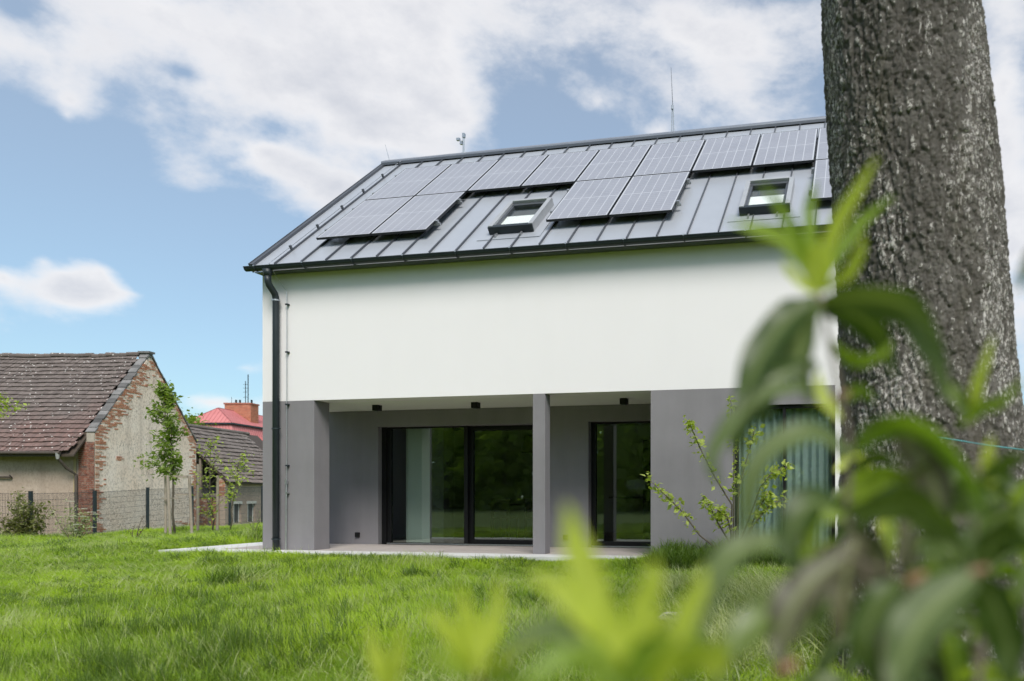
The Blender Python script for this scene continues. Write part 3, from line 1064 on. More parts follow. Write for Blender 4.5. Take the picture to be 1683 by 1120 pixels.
def build_barn():
    rr = random.Random(11)
    t = thing('old_barn', 'old barn with weathered tiled roof and patchy plaster gable behind the fence', 'barn', cw(-28.8, 36.0, 0), YAW)
    zr, zsld, wd, xlen = 8.28, 3.95, 7.2, 12.0
    k = (zr - zsld) / (wd / 2)
    # walls
    m = MB()
    m.box(-xlen, -0.76, 0, 0.4, -1.6, 3.6)
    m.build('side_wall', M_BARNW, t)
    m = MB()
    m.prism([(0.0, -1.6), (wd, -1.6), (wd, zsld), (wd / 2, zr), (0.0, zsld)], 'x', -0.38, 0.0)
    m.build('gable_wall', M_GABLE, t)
    m = MB()
    m.box(-0.755, -0.385, -0.045, 0.4, -1.6, 3.55)
    m.box(-0.384, -0.002, -0.045, -0.001, -1.6, 3.93)
    m.build('corner_pier', M_MORTAR, t)
    m = MB()
    bricks_rect(m, 'y', -0.755, -0.004, -1.55, 3.5, -0.045, 0.02, rr, 1.0, 0.27, 0.098)
    tag(m.build('pier_bricks', M_DBRICK, t), kind='stuff')
    # bricks showing along the gable's edges
    m = MB()
    z = -1.5
    row = 0
    while z < zr - 0.15:
        yl = 0.0 if z < zsld else (z - zsld) / k
        yr_ = wd if z < zsld else wd - (z - zsld) / k
        nl = rr.choice([0.7, 0.95, 1.2, 1.5]) if z > zsld else rr.choice([0.28, 0.4, 0.55, 0.8] if z < 3 else [0.5, 0.8, 1.0])
        nr = rr.choice([0.3, 0.5, 0.7, 0.9]) * (1.0 if z > zsld else 0.8)
        if yr_ - yl > 0.5:
            bricks_rect(m, 'x', yl - 0.04 * (z > zsld), min(yl + nl * 0.8, (yl + yr_) / 2), z, z + 0.078, 0.0, 0.016, rr, 0.78)
            bricks_rect(m, 'x', max(yr_ - nr * 0.8, (yl + yr_) / 2), yr_ - 0.02, z, z + 0.078, 0.0, 0.016, rr, 0.75)
        z += 0.078
        row += 1
    for cz, cy in ((2.75, 1.3), (2.6, 1.25), (-0.7, 6.0), (-0.6, 5.5), (-0.75, 6.6)):
        bricks_rect(m, 'x', cy, cy + 0.5, cz, cz + 0.16, 0.0, 0.014, rr, 0.7)
    tag(m.build('edge_bricks', M_BRICK, t), kind='stuff')
    # roof
    ang = math.atan(k)
    es = Vector((0, math.cos(ang), math.sin(ang)))
    en = Vector((0, -math.sin(ang), math.cos(ang)))
    eave_y = -0.80
    sl_len = (wd / 2 - eave_y) / math.cos(ang)
    zev = zr - (wd / 2 - eave_y) * k
    m = MB()
    m.prism([(eave_y + 0.05, zev - 0.12), (wd / 2, zr - 0.18), (wd - eave_y, zev), (wd - eave_y, zev - 0.1), (wd / 2, zr - 0.3), (eave_y + 0.05, zev - 0.22)], 'x', -xlen, -0.40)
    m.build('roof_deck', M_DWOOD, t)
    m = MB()

    def sag(x, j):
        u = x / xlen
        return -0.08 * math.sin(u * math.pi * 1.0) * (j / 23) + 0.03 * math.sin(x * 1.9 + j * 0.3) * 0.5
    tile_field(m, (-xlen, eave_y, zev), (1, 0, 0), es, en, int((xlen - 0.40) / 0.215), 0.215, 23, sl_len / 23, rr, sag)
    tag(m.build('roof_tiles', M_TILE, t), kind='stuff')
    # verge: stepped capping slates on the raised gable edge
    m = MB()
    n = 20
    R = Matrix.Translation((0, 0.0, zsld + 0.03)) @ Matrix.Rotation(ang, 4, 'X')
    L = (wd / 2) / math.cos(ang)
    for i in range(n):
        s0 = i * L / n
        m.box(-0.40 + rr.uniform(-0.03, 0.03), 0.01 + rr.uniform(-0.03, 0.03), s0 - 0.05, s0 + L / n - 0.03, 0.02 + (i % 2) * 0.02, 0.06 + (i % 2) * 0.03 + rr.uniform(0, 0.03), rr.random(), M=R)
    R2 = Matrix.Translation((0, wd, zsld + 0.03)) @ Matrix.Rotation(-ang, 4, 'X')
    for i in range(n):
        s0 = -i * L / n
        m.box(-0.46, 0.05 + rr.uniform(-0.02, 0.02), s0 - L / n, s0 + 0.03, 0.02, 0.08, rr.random(), M=R2)
    m.box(-0.5, 0.1, wd / 2 - 0.22, wd / 2 + 0.22, zr + 0.10, zr + 0.20, 0.5)
    m.box(-0.4, 0.04, wd / 2 - 0.14, wd / 2 + 0.14, zr - 0.1, zr + 0.10, 0.5)
    tag(m.build('verge_slates', surf('slate', (0.17, 0.16, 0.158), (0.11, 0.108, 0.108), 4, 0.85, tint=0.5), t), kind='stuff')
    m = MB()
    x = -xlen
    while x < -0.5:
        z = zr + sag(x + xlen, 23) + 0.06 + rr.uniform(-0.02, 0.03)
        m.tube([(x, wd / 2, z), (x + 0.38, wd / 2, z + rr.uniform(-0.01, 0.02))], [0.13, 0.115], 8, rr.random())
        x += 0.36
    tag(m.build('ridge_tiles', M_TILE, t), kind='stuff')
    # eaves gutter and downpipe
    m = MB()
    m.tube([(-xlen, eave_y - 0.08, zev - 0.03), (-0.95, eave_y - 0.08, zev - 0.05)], 0.075, 8)
    m.build('gutter', M_IRON, t)
    m = MB()
    m.tube([(-1.06, eave_y - 0.06, zev - 0.05), (-1.06, eave_y - 0.06, zev - 0.35)], [0.10, 0.065], 8)
    m.build('pipe_hopper', M_ZINC, t)
    m = MB()
    m.tube([(-1.06, eave_y - 0.06, zev - 0.3), (-1.0, -0.45, zev - 0.75), (-0.84, -0.1, zev - 1.05), (-0.82, -0.1, -0.9)], 0.07, 8)
    m.build('downpipe', M_IRON, t)
    boxo('corner_board', surf('ochre_board', (0.42, 0.33, 0.18), (0.36, 0.28, 0.16), 3, 0.9), t, -1.02, -0.90, -0.03, -0.001, 1.1, 2.75)
    m = MB()
    m.tube([(-9, -0.12, 1.82), (-3.92, -0.12, 1.82)], 0.045, 6)
    m.tube([(-3.95, 0.05, 1.72), (-3.95, -0.16, 1.92)], 0.03, 6)
    m.build('iron_bar', M_IRON, t)


build_barn()


def build_shed():
    rr = random.Random(5)
    t = thing('tiled_shed', 'low outbuilding with grey tiled roof, open gable and two small windows', 'shed', cw(-28.9, 46.0, 0), YAW)
    ze, zr, hw, ln = 2.04, 5.30, 3.3, 9.0
    k = (zr - ze) / hw
    ang = math.atan(k)
    wm = M_BARNW
    # long wall (faces right) with two window openings
    wins = [(0.85, 1.62), (2.30, 3.12)]
    m = MB()
    ys = [0.0] + [v for w in wins for v in w] + [ln]
    for i in range(0, len(ys), 2):
        m.box(-0.35, 0, ys[i], ys[i + 1], -1.2, ze)
    for a, b in wins:
        m.box(-0.35, 0, a, b, 0.42, ze)
        m.box(-0.35, 0, a, b, -1.2, -0.75)
    m.build('long_wall', wm, t)
    for a, b in wins:
        w = boxo('window', M_INTW, t, -0.20, -0.14, a + 0.001, a + 0.28, -0.75, 0.42)
        boxo('window_frame', M_INTW, w, -0.2, -0.14, b - 0.06, b - 0.001, -0.75, 0.42)
        boxo('pane', M_INTD, w, -0.18, -0.16, a + 0.28, b - 0.06, -0.75, 0.42)
        boxo('lintel', surf('lintel_concrete', (0.6, 0.58, 0.54), None, rough=0.9), w, -0.1, 0.03, a - 0.12, b + 0.08, 0.43, 0.60)
    # gable end: half-height brick wall, timber posts, open above
    m = MB()
    m.box(-2 * hw, -0.36, 0.03, 0.3, -1.2, 0.85)
    m.build('brick_wall_core', M_MORTAR, t)
    m = MB()
    bricks_rect(m, 'y', -2 * hw, -0.36, -1.15, 0.80, 0.03, 0.02, rr, 0.95)
    bricks_rect(m, 'y', -0.52, 0.0, 0.85, 1.95, 0.0, 0.02, rr, 0.9)
    tag(m.build('gable_bricks', M_BRICK, t), kind='stuff')
    boxo('timber_beam', M_WOOD, t, -2 * hw, -0.34, -0.06, 0.24, 0.86, 1.08)
    for px in (-1.95, -0.95):
        boxo('timber_post', M_WOOD, t, px - 0.09, px + 0.09, -0.03, 0.15, -1.1, 0.86 if px > -1.2 else 2.8)
    boxo('timber_post', M_WOOD, t, -1.62, -1.5, 0.05, 0.17, 1.09, 3.2)
    boxo('inner_wall', M_INTD, t, -2 * hw, -0.36, 2.4, 2.6, -1.2, 3.0)
    boxo('inner_wall', M_INTD, t, -2 * hw, -2 * hw + 0.3, 0.31, ln, -1.2, ze)
    m = MB()
    m.prism([(-2 * hw - 0.2, ze - 0.2 * k), (-hw, zr), (0.25, ze - 0.25 * k), (0.25, ze - 0.25 * k - 0.12), (-hw, zr - 0.16), (-2 * hw - 0.2, ze - 0.2 * k - 0.12)], 'y', -0.12, ln)
    m.build('roof_deck', M_DWOOD, t)
    m = MB()
    es = Vector((-math.cos(ang), 0, math.sin(ang)))
    en = Vector((math.sin(ang), 0, math.cos(ang)))
    sl = (hw + 0.3) / math.cos(ang)
    tile_field(m, (0.3, -0.15, ze - 0.3 * k), (0, 1, 0), es, en, 30, 0.25, 14, sl / 14, rr, lambda x, j: 0.02 * math.sin(x * 1.3 + j))
    tag(m.build('roof_tiles', M_TILE2, t), kind='stuff')
    m = MB()
    for i in range(20):
        m.tube([(-hw, i * 0.4 - 0.1, zr + 0.05), (-hw, i * 0.4 + 0.32, zr + 0.06)], [0.13, 0.11], 8, rr.random())
    tag(m.build('ridge_tiles', M_TILE2, t), kind='stuff')


build_shed()

M_REDROOF = surf('red_sheet', (0.56, 0.20, 0.20), (0.48, 0.16, 0.16), 0.5, 0.55, metal=0.0)
M_REDSEAM = surf('red_seam', (0.30, 0.09, 0.09), None, rough=0.6)


def build_red():
    rr = random.Random(6)
    t = thing('red_roofed_building', 'far building with a red sheet-metal mansard roof', 'building', cw(-68.2, 110, 0), YAW)
    w, ln, zev, zap = 6.7, 30.0, 11.56, 14.0
    m = MB()
    m.box(-w + 0.5, -0.5, 0.6, ln, -1, 7.2)
    m.build('wall', M_BARNW, t)
    # lower, steep slope
    m = MB()
    lo, zl = 1.3, 6.9
    A = [(-w, 0, zev - 0.25), (0, 0, zev - 0.25), (0, ln, zev - 0.25), (-w, ln, zev - 0.25)]
    B = [(-w - lo, -lo, zl), (lo * 1.3, -lo, zl), (lo * 1.3, ln, zl), (-w - lo, ln, zl)]
    m.add(A + B, [(4, 5, 1, 0), (5, 6, 2, 1), (6, 7, 3, 2), (7, 4, 0, 3), (7, 6, 5, 4), (0, 1, 2, 3)])
    lower = m.build('lower_slope', M_REDROOF, t)
    m = MB()
    for i in range(1, 16):
        u = i / 16
        a = Vector(A[0]).lerp(Vector(A[1]), u)
        b = Vector(B[0]).lerp(Vector(B[1]), u)
        m.tube([a, b], 0.04, 4)
    for i in range(1, 60):
        u = i / 60
        a = Vector(A[1]).lerp(Vector(A[2]), u)
        b = Vector(B[1]).lerp(Vector(B[2]), u)
        m.tube([a, b], 0.04, 4)
    tag(m.build('lower_seams', M_REDSEAM, t), kind='stuff')
    # upper hip
    o = 0.25
    apx = -w / 2
    m = MB()
    E_ = [(-w - o, -o, zev), (o, -o, zev), (o, ln, zev), (-w - o, ln, zev)]
    P_ = [(apx, 2.2, zap), (apx, ln, zap)]
    m.add(E_ + P_, [(0, 1, 4), (1, 2, 5, 4), (3, 0, 4, 5), (3, 2, 1, 0)])
    m.build('upper_roof', M_REDROOF, t)
    m = MB()
    for i in range(1, 12):
        u = i / 12
        a = Vector(E_[0]).lerp(Vector(E_[1]), u)
        q = 1 - abs(2 * u - 1)
        b = Vector(((a.x), -o + (2.2 + o) * q, zev + (zap - zev) * q))
        m.tube([a, b], 0.035, 4)
    for i in range(0, 56):
        y = -o + (i + 1) * 0.55
        q = min(1.0, (y + o) / (2.2 + o))
        m.tube([(o, y, zev), (o + (apx - o) * q, y, zev + (zap - zev) * q)], 0.035, 4)
    m.tube([E_[1], P_[0]], 0.06, 5)
    m.tube([E_[0], P_[0]], 0.06, 5)
    m.tube([P_[0], P_[1]], 0.07, 5)
    tag(m.build('upper_seams', M_REDSEAM, t), kind='stuff')
    m = MB()
    m.box(-w - o - 0.03, o + 0.03, -o - 0.05, -o - 0.002, zev - 0.22, zev + 0.02)
    m.box(o + 0.002, o + 0.05, -o - 0.05, ln, zev - 0.22, zev + 0.02)
    m.build('eaves_trim', M_ANTH, t)
    # small dormer vent on the lower slope
    boxo('roof_vent', M_REDROOF, t, 0.2, 1.6, 6.0, 6.9, 8.8, 9.9)
    cx0, cx1, cy = -4.75, -0.75, 6.0
    ch = boxo('chimney', M_MORTAR, t, cx0, cx1, cy, cy + 2.0, zev + 0.2, 15.0)
    m = MB()
    bricks_rect(m, 'y', cx0, cx1, zev + 0.4, 15.0, cy, 0.03, rr, 1.0, 0.3, 0.16)
    bricks_rect(m, 'x', cy, cy + 2.0, zev + 0.4, 15.0, cx1, 0.03, rr, 1.0, 0.3, 0.16)
    tag(m.build('chimney_bricks', brick_mat('chimney_brick', (0.42, 0.14, 0.085), (0.52, 0.20, 0.12), (0.34, 0.12, 0.08)), ch), kind='stuff')
    boxo('chimney_cap', surf('cap', (0.35, 0.13, 0.09), None, rough=0.9), ch, cx0 - 0.12, cx1 + 0.12, cy - 0.12, cy + 2.12, 15.0, 15.22)
    m = MB()
    for x, h, r in ((-1.75, 7.3, 0.07), (-2.15, 5.6, 0.055), (-4.3, 1.7, 0.03)):
        m.tube([(x, cy + 1, 13), (x, cy + 1, 15.2 + h * 0.62)], r, 5)
    for z in (16.2, 17.0, 17.6, 18.2):
        m.tube([(-2.5, cy + 1, z), (-1.85, cy + 1, z)], 0.03, 4)
    for x in (-3.6, -3.0, -1.2):
        m.tube([(x, cy + 1, 15.2), (x, cy + 1, 15.8)], 0.14, 6)
    tag(m.build('aerials', M_ANTH, ch), 'thin aerial masts on the chimney')


build_red()

# ------------------------------------------------------------------ mesh fence
fence = thing('mesh_fence', 'dark wire mesh fence with black posts in front of the barn', 'fence', cw(-20.9, 23.6, 0), YAW)
tops = [1.06, 1.06, 1.10, 1.23, 1.31, 1.36, 1.40, 1.42]
for i in range(8):
    y = (i - 1) * 2.5
    zt = tops[i]
    p = boxo('post', M_ANTH, fence, -0.04, 0.04, y - 0.04, y + 0.04, -0.9, zt)
    boxo('post_cap', M_ANTH, p, -0.046, 0.046, y - 0.046, y + 0.046, zt + 0.001, zt + 0.02)
    if i < 7:
        z1a, z1b = tops[i] - 0.06, tops[i + 1] - 0.06
        m = MB()
        for q in range(1, 50):
            u = q / 50
            zz = z1a + (z1b - z1a) * u
            m.box(-0.046 - 0.005, -0.046, y + 2.5 * u - 0.0035, y + 2.5 * u + 0.0035, zz - 1.85, zz + 0.02)
        for h in range(10):
            for sx in (-0.040, -0.055):
                m.tube([(sx, y, z1a - 0.2 * h), (sx, y + 2.5, z1b - 0.2 * h)], 0.004, 4, caps=False)
        m.build('wire_panel', M_ANTH, p)
# ------------------------------------------------------------------ vegetation
M_BARK = None


def vnoise(p, seed=0):
    """value noise on an (n,3) array, 0..1"""
    pi = np.floor(p).astype(np.int64)
    f = p - pi
    f = f * f * (3 - 2 * f)

    def h(ix, iy, iz):
        n = (ix * 374761393 + iy * 668265263 + iz * 2147483647 + seed * 974711) & 0x7fffffff
        n = ((n ^ (n >> 13)) * 1274126177) & 0x7fffffff
        n = (n ^ (n >> 16)) & 0xffff
        return n / 65535.0
    r = 0
    for dx in (0, 1):
        for dy in (0, 1):
            for dz in (0, 1):
                w = (f[:, 0] if dx else 1 - f[:, 0]) * (f[:, 1] if dy else 1 - f[:, 1]) * (f[:, 2] if dz else 1 - f[:, 2])
                r = r + w * h(pi[:, 0] + dx, pi[:, 1] + dy, pi[:, 2] + dz)
    return r


def fbm(p, oct=4, seed=0, rough=0.55):
    a, s, r = 1.0, 0.0, 0
    for o in range(oct):
        r = r + a * vnoise(p * (2 ** o), seed + o)
        s += a
        a *= rough
    return r / s


def bark_mat():
    n = NT('tree_bark')
    v = n.world((1, 1, 0.45))
    base = n.mix(n.rng(n.noise(v, 7, 6, 0.65), 0.35, 0.65), (0.110, 0.099, 0.087), (0.18, 0.166, 0.15))
    relief = n.attr('relief')
    base = n.mix(n.rng(relief, 0.1, 0.9, 0.0, 0.6), base, (0.23, 0.212, 0.193))
    plate = n.rng(n.noise(v, 62, 5, 0.85, 0.4), 0.50, 0.54)
    patch = n.rng(n.noise(n.world((1.3, 1.3, 0.32)), 2.6, 6, 0.72), 0.45, 0.58, 0.05, 1.0)
    chip = n.math('MULTIPLY', plate, n.rng(n.math('ADD', relief, n.math('MULTIPLY', patch, 0.72)), 0.66, 0.88))
    col = n.mix(chip, base, (0.64, 0.60, 0.57))            # pale lichen on the outermost flakes
    col = n.mix(n.rng(n.noise(v, 3.0, 3), 0.58, 0.75, 0, 0.35), col, (0.17, 0.155, 0.085))
    h = n.math('ADD', n.noise(v, 110, 5, 0.8), n.math('MULTIPLY', plate, 0.5))
    return n.done(n.principled(col, 0.95, 0, n.bump(h, 0.9, 0.012), 0.15))


M_BARK = bark_mat()


def build_big_trunk():
    D = 4.35
    tree = thing('old_tree', 'thick old tree trunk with rough grey bark at the right', 'tree', cw((1530 - CX) / F * D, D, -0.15), 0)
    base = tree.location.copy()
    # outline measured at several heights: (pixel y, left x, right x)
    prof = [(-700, 1325, 1540), (-300, 1336, 1568), (0, 1350, 1602), (200, 1360, 1625), (330, 1369, 1640), (480, 1378, 1653), (640, 1384, 1668), (740, 1384, 1681),
            (850, 1380, 1692), (950, 1376, 1702), (1040, 1372, 1712), (1110, 1364, 1724), (1180, 1354, 1738)]
    zs = np.array([CAM.z - (p[0] - HY) / F * D for p in prof])[::-1]
    cxs = np.array([((p[1] + p[2]) / 2 - CX) / F * D for p in prof])[::-1]
    rad = np.array([(p[2] - p[1]) / 2 / F * D for p in prof])[::-1] * 0.985
    nz, na = 820, 420
    Z = np.concatenate([np.linspace(zs[0], 4.3, nz - 30), np.linspace(4.36, zs[-1], 30)])
    A = np.linspace(0, 2 * np.pi, na, endpoint=False)
    zz, aa = np.meshgrid(Z, A, indexing='ij')
    rr = np.interp(zz, zs, rad)
    cc = np.interp(zz, zs, cxs)
    # root flare lobes, broad waviness, plates and fissures
    ux, uy = np.cos(aa), np.sin(aa)
    p = np.stack([ux * 0.55 * 5, uy * 0.55 * 5, zz * 1.1], -1).reshape(-1, 3)
    broad = (fbm(p + 31.7, 3, 3) - 0.5).reshape(zz.shape)
    circ = 2.95
    sa = aa / (2 * np.pi) * circ
    wob = np.stack([ux * 4, uy * 4, zz * 7], -1).reshape(-1, 3)
    sx_ = sa + 0.030 * (fbm(wob + 3.1, 3, 41).reshape(zz.shape) - 0.5)
    sz_ = zz + 0.060 * (fbm(wob * 1.3 + 8.7, 3, 43).reshape(zz.shape) - 0.5)

    def plates(cw_, ch_, seed):
        ncx = max(3, int(round(circ / cw_)))
        gx, gy = sx_ / circ * ncx, sz_ / ch_
        ix, iy = np.floor(gx).astype(np.int64), np.floor(gy).astype(np.int64)
        f1 = np.full(gx.shape, 9.0)
        f2 = np.full(gx.shape, 9.0)
        idv = np.zeros(gx.shape)

        def hh(a, b, k):
            n_ = ((a % ncx) * 73856093 ^ b * 19349663 ^ (k + seed) * 83492791) & 0x7fffffff
            n_ = ((n_ ^ (n_ >> 13)) * 1274126177) & 0x7fffffff
            return ((n_ ^ (n_ >> 16)) & 0xffff) / 65535.0
        for dx in (-1, 0, 1):
            for dy in (-1, 0, 1):
                a, b = ix + dx, iy + dy
                ddx = a + hh(a, b, 1) - gx
                ddy = b + hh(a, b, 2) - gy
                dd = np.sqrt(ddx * ddx + ddy * ddy)
                hid = hh(a, b, 3)
                nearer = dd < f1
                f2 = np.where(nearer, f1, np.minimum(f2, dd))
                idv = np.where(nearer, hid, idv)
                f1 = np.where(nearer, dd, f1)
        return idv, f2 - f1
    id1, e1 = plates(0.050, 0.19, 5)
    id2, e2 = plates(0.018, 0.036, 9)
    p2 = np.stack([ux * 0.47 * 60, uy * 0.47 * 60, zz * 38], -1).reshape(-1, 3)
    fine = fbm(p2 + 3.3, 3, 23)
    crack1 = np.clip(1 - e1 / 0.22, 0, 1)
    crack2 = np.clip(1 - e2 / 0.25, 0, 1)
    lobes = 0.03 * np.cos(aa * 5 + 1.0) * np.exp(-(zz + 0.15) / 0.35)
    R = rr + broad * 0.05 + 0.007 * (id1 - 0.5) + 0.009 * (id2 - 0.5) - 0.011 * crack1 - 0.006 * crack2 + fine.reshape(zz.shape) * 0.014 - 0.005 + lobes
    rel = (id2 * (1 - 0.7 * np.maximum(crack1, crack2))).astype(np.float32)
    X = cc + R * ux
    Dp = D + 0.55 * 0 + R * uy
    Wx = CAM.x + RGT.x * X + FWD.x * Dp - base.x
    Wy = CAM.y + RGT.y * X + FWD.y * Dp - base.y
    vs = np.stack([Wx, Wy, zz - base.z], -1).reshape(-1, 3)
    i, j = np.meshgrid(np.arange(nz - 1), np.arange(na), indexing='ij')
    j2 = (j + 1) % na
    fs = np.stack([i * na + j, i * na + j2, (i + 1) * na + j2, (i + 1) * na + j], -1).reshape(-1, 4)
    me = bpy.data.meshes.new('trunk')
    me.from_pydata(vs.tolist(), [], fs.tolist())
    me.polygons.foreach_set('use_smooth', [True] * len(me.polygons))
    at_ = me.attributes.new('relief', 'FLOAT', 'POINT')
    at_.data.foreach_set('value', rel.ravel())
    me.materials.append(M_BARK)
    link('trunk', me, tree)
    return tree, base, cxs, zs


big_tree, tb, _cx, _zs = build_big_trunk()


def leaf_quads(mb, centres, size, rr, up=0.5, aspect=0.5):
    """small pointed folded leaves"""
    for c in centres:
        c = Vector(c)
        d = Vector((rr.gauss(0, 1), rr.gauss(0, 1), rr.gauss(-0.15, 0.7))).normalized()
        n = Vector((rr.gauss(0, 0.7), rr.gauss(0, 0.7), up + rr.random())).normalized()
        s = d.cross(n)
        if s.length < 0.1:
            continue
        s.normalize()
        n = s.cross(d)
        L = size * rr.uniform(0.45, 1.4)
        w = L * aspect * 0.5
        tip = c + d * L
        mid = c + d * L * 0.45
        lf = n * (0.25 * w)
        mb.add([c, mid + s * w + lf, tip, mid - s * w + lf], [(0, 1, 2), (0, 2, 3)], rr.random())


def branch_curve(a, b, sag, rr, n=6):
    a, b = Vector(a), Vector(b)
    L = (b - a).length
    off = Vector((rr.gauss(0, 0.06), rr.gauss(0, 0.06), sag)) * L
    return [a.lerp(b, i / (n - 1)) + off * math.sin(math.pi * i / (n - 1)) for i in range(n)]


M_YLEAF = leafmat('young_tree_leaf', (0.13, 0.20, 0.030), (0.27, 0.35, 0.08), 0.45)
M_FRESH = leafmat('fresh_leaf', (0.28, 0.36, 0.05), (0.50, 0.56, 0.15), 0.42)
M_DARKL = leafmat('dark_leaf', (0.030, 0.060, 0.014), (0.060, 0.105, 0.022), 0.35)
M_PALEL = leafmat('grey_leaf', (0.22, 0.26, 0.11), (0.37, 0.41, 0.23), 0.35)
M_TWIG = surf('twig_bark', (0.14, 0.115, 0.085), (0.09, 0.072, 0.055), 20, 0.9)
M_STAKE = surf('stake_wood', (0.34, 0.29, 0.24), (0.25, 0.21, 0.17), 8, 0.85)

# crown of the old tree, above the picture
rr = random.Random(21)
m = MB()
top = Vector(((_cx[-1]) * RGT.x + 4.35 * FWD.x + CAM.x - tb.x, (_cx[-1]) * RGT.y + 4.35 * FWD.y + CAM.y - tb.y, _zs[-1] - tb.z))
ends = []
for k in range(9):
    a = 2 * math.pi * k / 9 + rr.uniform(-0.3, 0.3)
    e = top + Vector((1.6 + math.cos(a) * rr.uniform(1.8, 3.4), -2.0 + math.sin(a) * rr.uniform(1.8, 3.4), rr.uniform(1.5, 4.5)))
    c = branch_curve(top - Vector((0, 0, 0.15)), e, 0.1, rr, 7)
    m.tube(c, [0.26 * (1 - i / 7.5) + 0.02 for i in range(7)], 7)
    ends += c[3:]
m.build('limb', M_TWIG, big_tree, smooth=True)
m = MB()
pts = []
for e in ends:
    for q in range(7):
        pts.append(e + Vector((rr.gauss(0, 0.65), rr.gauss(0, 0.65), rr.gauss(0.1, 0.5))))
leaf_quads(m, pts, 0.13, rr)
m.build('crown', M_DARKL, big_tree)


def young_tree(name, label, base, h, trunk_r, spread, zlo, nbr, nleaf, size, mat, seed, lean=(0, 0), blade=0.55, extra=(), group=None, taper=1.0):
    rr = random.Random(seed)
    t = thing(name, label, 'tree', base, YAW, group)
    top = Vector((lean[0], lean[1], h))
    tr = [Vector((rr.gauss(0, 0.012) * h * (i > 0), rr.gauss(0, 0.012) * h * (i > 0), 0)) + top * (i / 7) for i in range(8)]
    m = MB()
    m.tube(tr, [trunk_r * (1 - 0.11 * i) for i in range(8)], 8)
    pts = []
    for k in range(nbr):
        u = zlo + (0.97 - zlo) * (k + rr.random() * 0.6) / nbr
        a = tr[min(int(u * 7), 6)].lerp(tr[min(int(u * 7) + 1, 7)], u * 7 - int(u * 7))
        s = (u - zlo) / (1 - zlo)
        ln = spread * (math.sin(math.pi * min(0.12 + s * 0.9, 1.0)) * 0.8 + 0.2) * rr.uniform(0.6, 1.15) * taper
        an = rr.uniform(0, 2 * math.pi)
        e = a + Vector((math.cos(an) * ln, math.sin(an) * ln, ln * rr.uniform(0.5, 1.2)))
        c = branch_curve(a, e, -0.05, rr, 5)
        m.tube(c, [trunk_r * 0.3 * (1 - i / 6) + 0.003 for i in range(5)], 5)
        for q in range(nleaf):
            v = c[0].lerp(c[-1], rr.uniform(0.15, 1.05))
            pts.append(v + Vector((rr.gauss(0, 0.09), rr.gauss(0, 0.09), rr.gauss(0, 0.09))) * (0.6 + spread * 0.7))
    for e, n, sg in extra:
        a = tr[int(e[3])]
        c = branch_curve(a, Vector(e[:3]), 0.02, rr, 5)
        m.tube(c, [trunk_r * 0.35 * (1 - i / 6) + 0.003 for i in range(5)], 5)
        for q in range(n):
            v = c[0].lerp(c[-1], rr.uniform(0.3, 1.05))
            pts.append(v + Vector((rr.gauss(0, sg), rr.gauss(0, sg), rr.gauss(0, sg))))
    m.build('trunk', M_TWIG, t, smooth=True)
    m = MB()
    leaf_quads(m, pts, size, rr, aspect=blade)
    m.build('crown', mat, t)
    return t


def on_ground(px, d):
    p = at(px, HY, d)
    p.z = gz(p)
    return p


# staked young tree by the fence
b = on_ground(288, 25.0)
yt = young_tree('young_tree', 'young leafy tree tied to three stakes before the pale gable', b, 5.15, 0.042, 0.52, 0.38, 36, 46, 0.15, M_YLEAF, 31, lean=(-0.35, 0),
                extra=[((-1.05, 0.1, 2.55, 3), 130, 0.16), ((-0.55, 0, 3.2, 3), 60, 0.2)])
for sx, sy in ((-0.42, 0.15), (0.10, -0.35), (0.40, 0.25)):
    p = b + RGT * sx + FWD * sy
    m = MB()
    ln = -0.06 if sx > 0 else 0.0
    m.tube([(0, 0, -0.3), (ln * 2, 0, 2.05)], 0.045, 8)
    st = m.build('tree_stake', M_STAKE, None)
    st.location = p
    tag(st, {-0.42: 'left one of the three wooden stakes around the young tree', 0.10: 'middle leaning stake of the three around the young tree',
             0.40: 'right leaning stake of the three around the young tree'}[sx], 'stake', 'stakes of the young tree')
m = MB()
m.box(-0.06, 0.42, -0.06, 0.0, 1.98, 2.06)
m.box(-0.44, 0.12, -0.02, 0.02, 1.28, 1.33)
m.box(0.0, 0.4, 0.0, 0.04, 1.4, 1.46)
o = m.build('stake_tie', M_STAKE, yt)
o.rotation_euler = (0, 0, 0)
# two sparse saplings before the open shed
young_tree('sapling', 'sparse sapling with a grey stake before the open shed gable', on_ground(348, 27.5), 3.45, 0.03, 0.75, 0.12, 30, 11, 0.13, M_FRESH, 41, lean=(-0.05, 0))
young_tree('sapling', 'thin leaning sapling by the shed wall, right of the other sapling', on_ground(377, 28.5), 2.9, 0.025, 0.6, 0.35, 16, 16, 0.13, M_FRESH, 43, lean=(0.45, 0))
for px, d, h, lb in ((325, 28.0, 2.55, 'tall grey sapling stake next to the fence post'), (357, 27.6, 2.1, 'short grey stake beside the sparse sapling')):
    m = MB()
    m.tube([(0, 0, -0.3), (0.02, 0, h)], 0.05, 8)
    o = tag(m.build('sapling_stake', M_STAKE), lb, 'stake')
    o.location = on_ground(px, d)


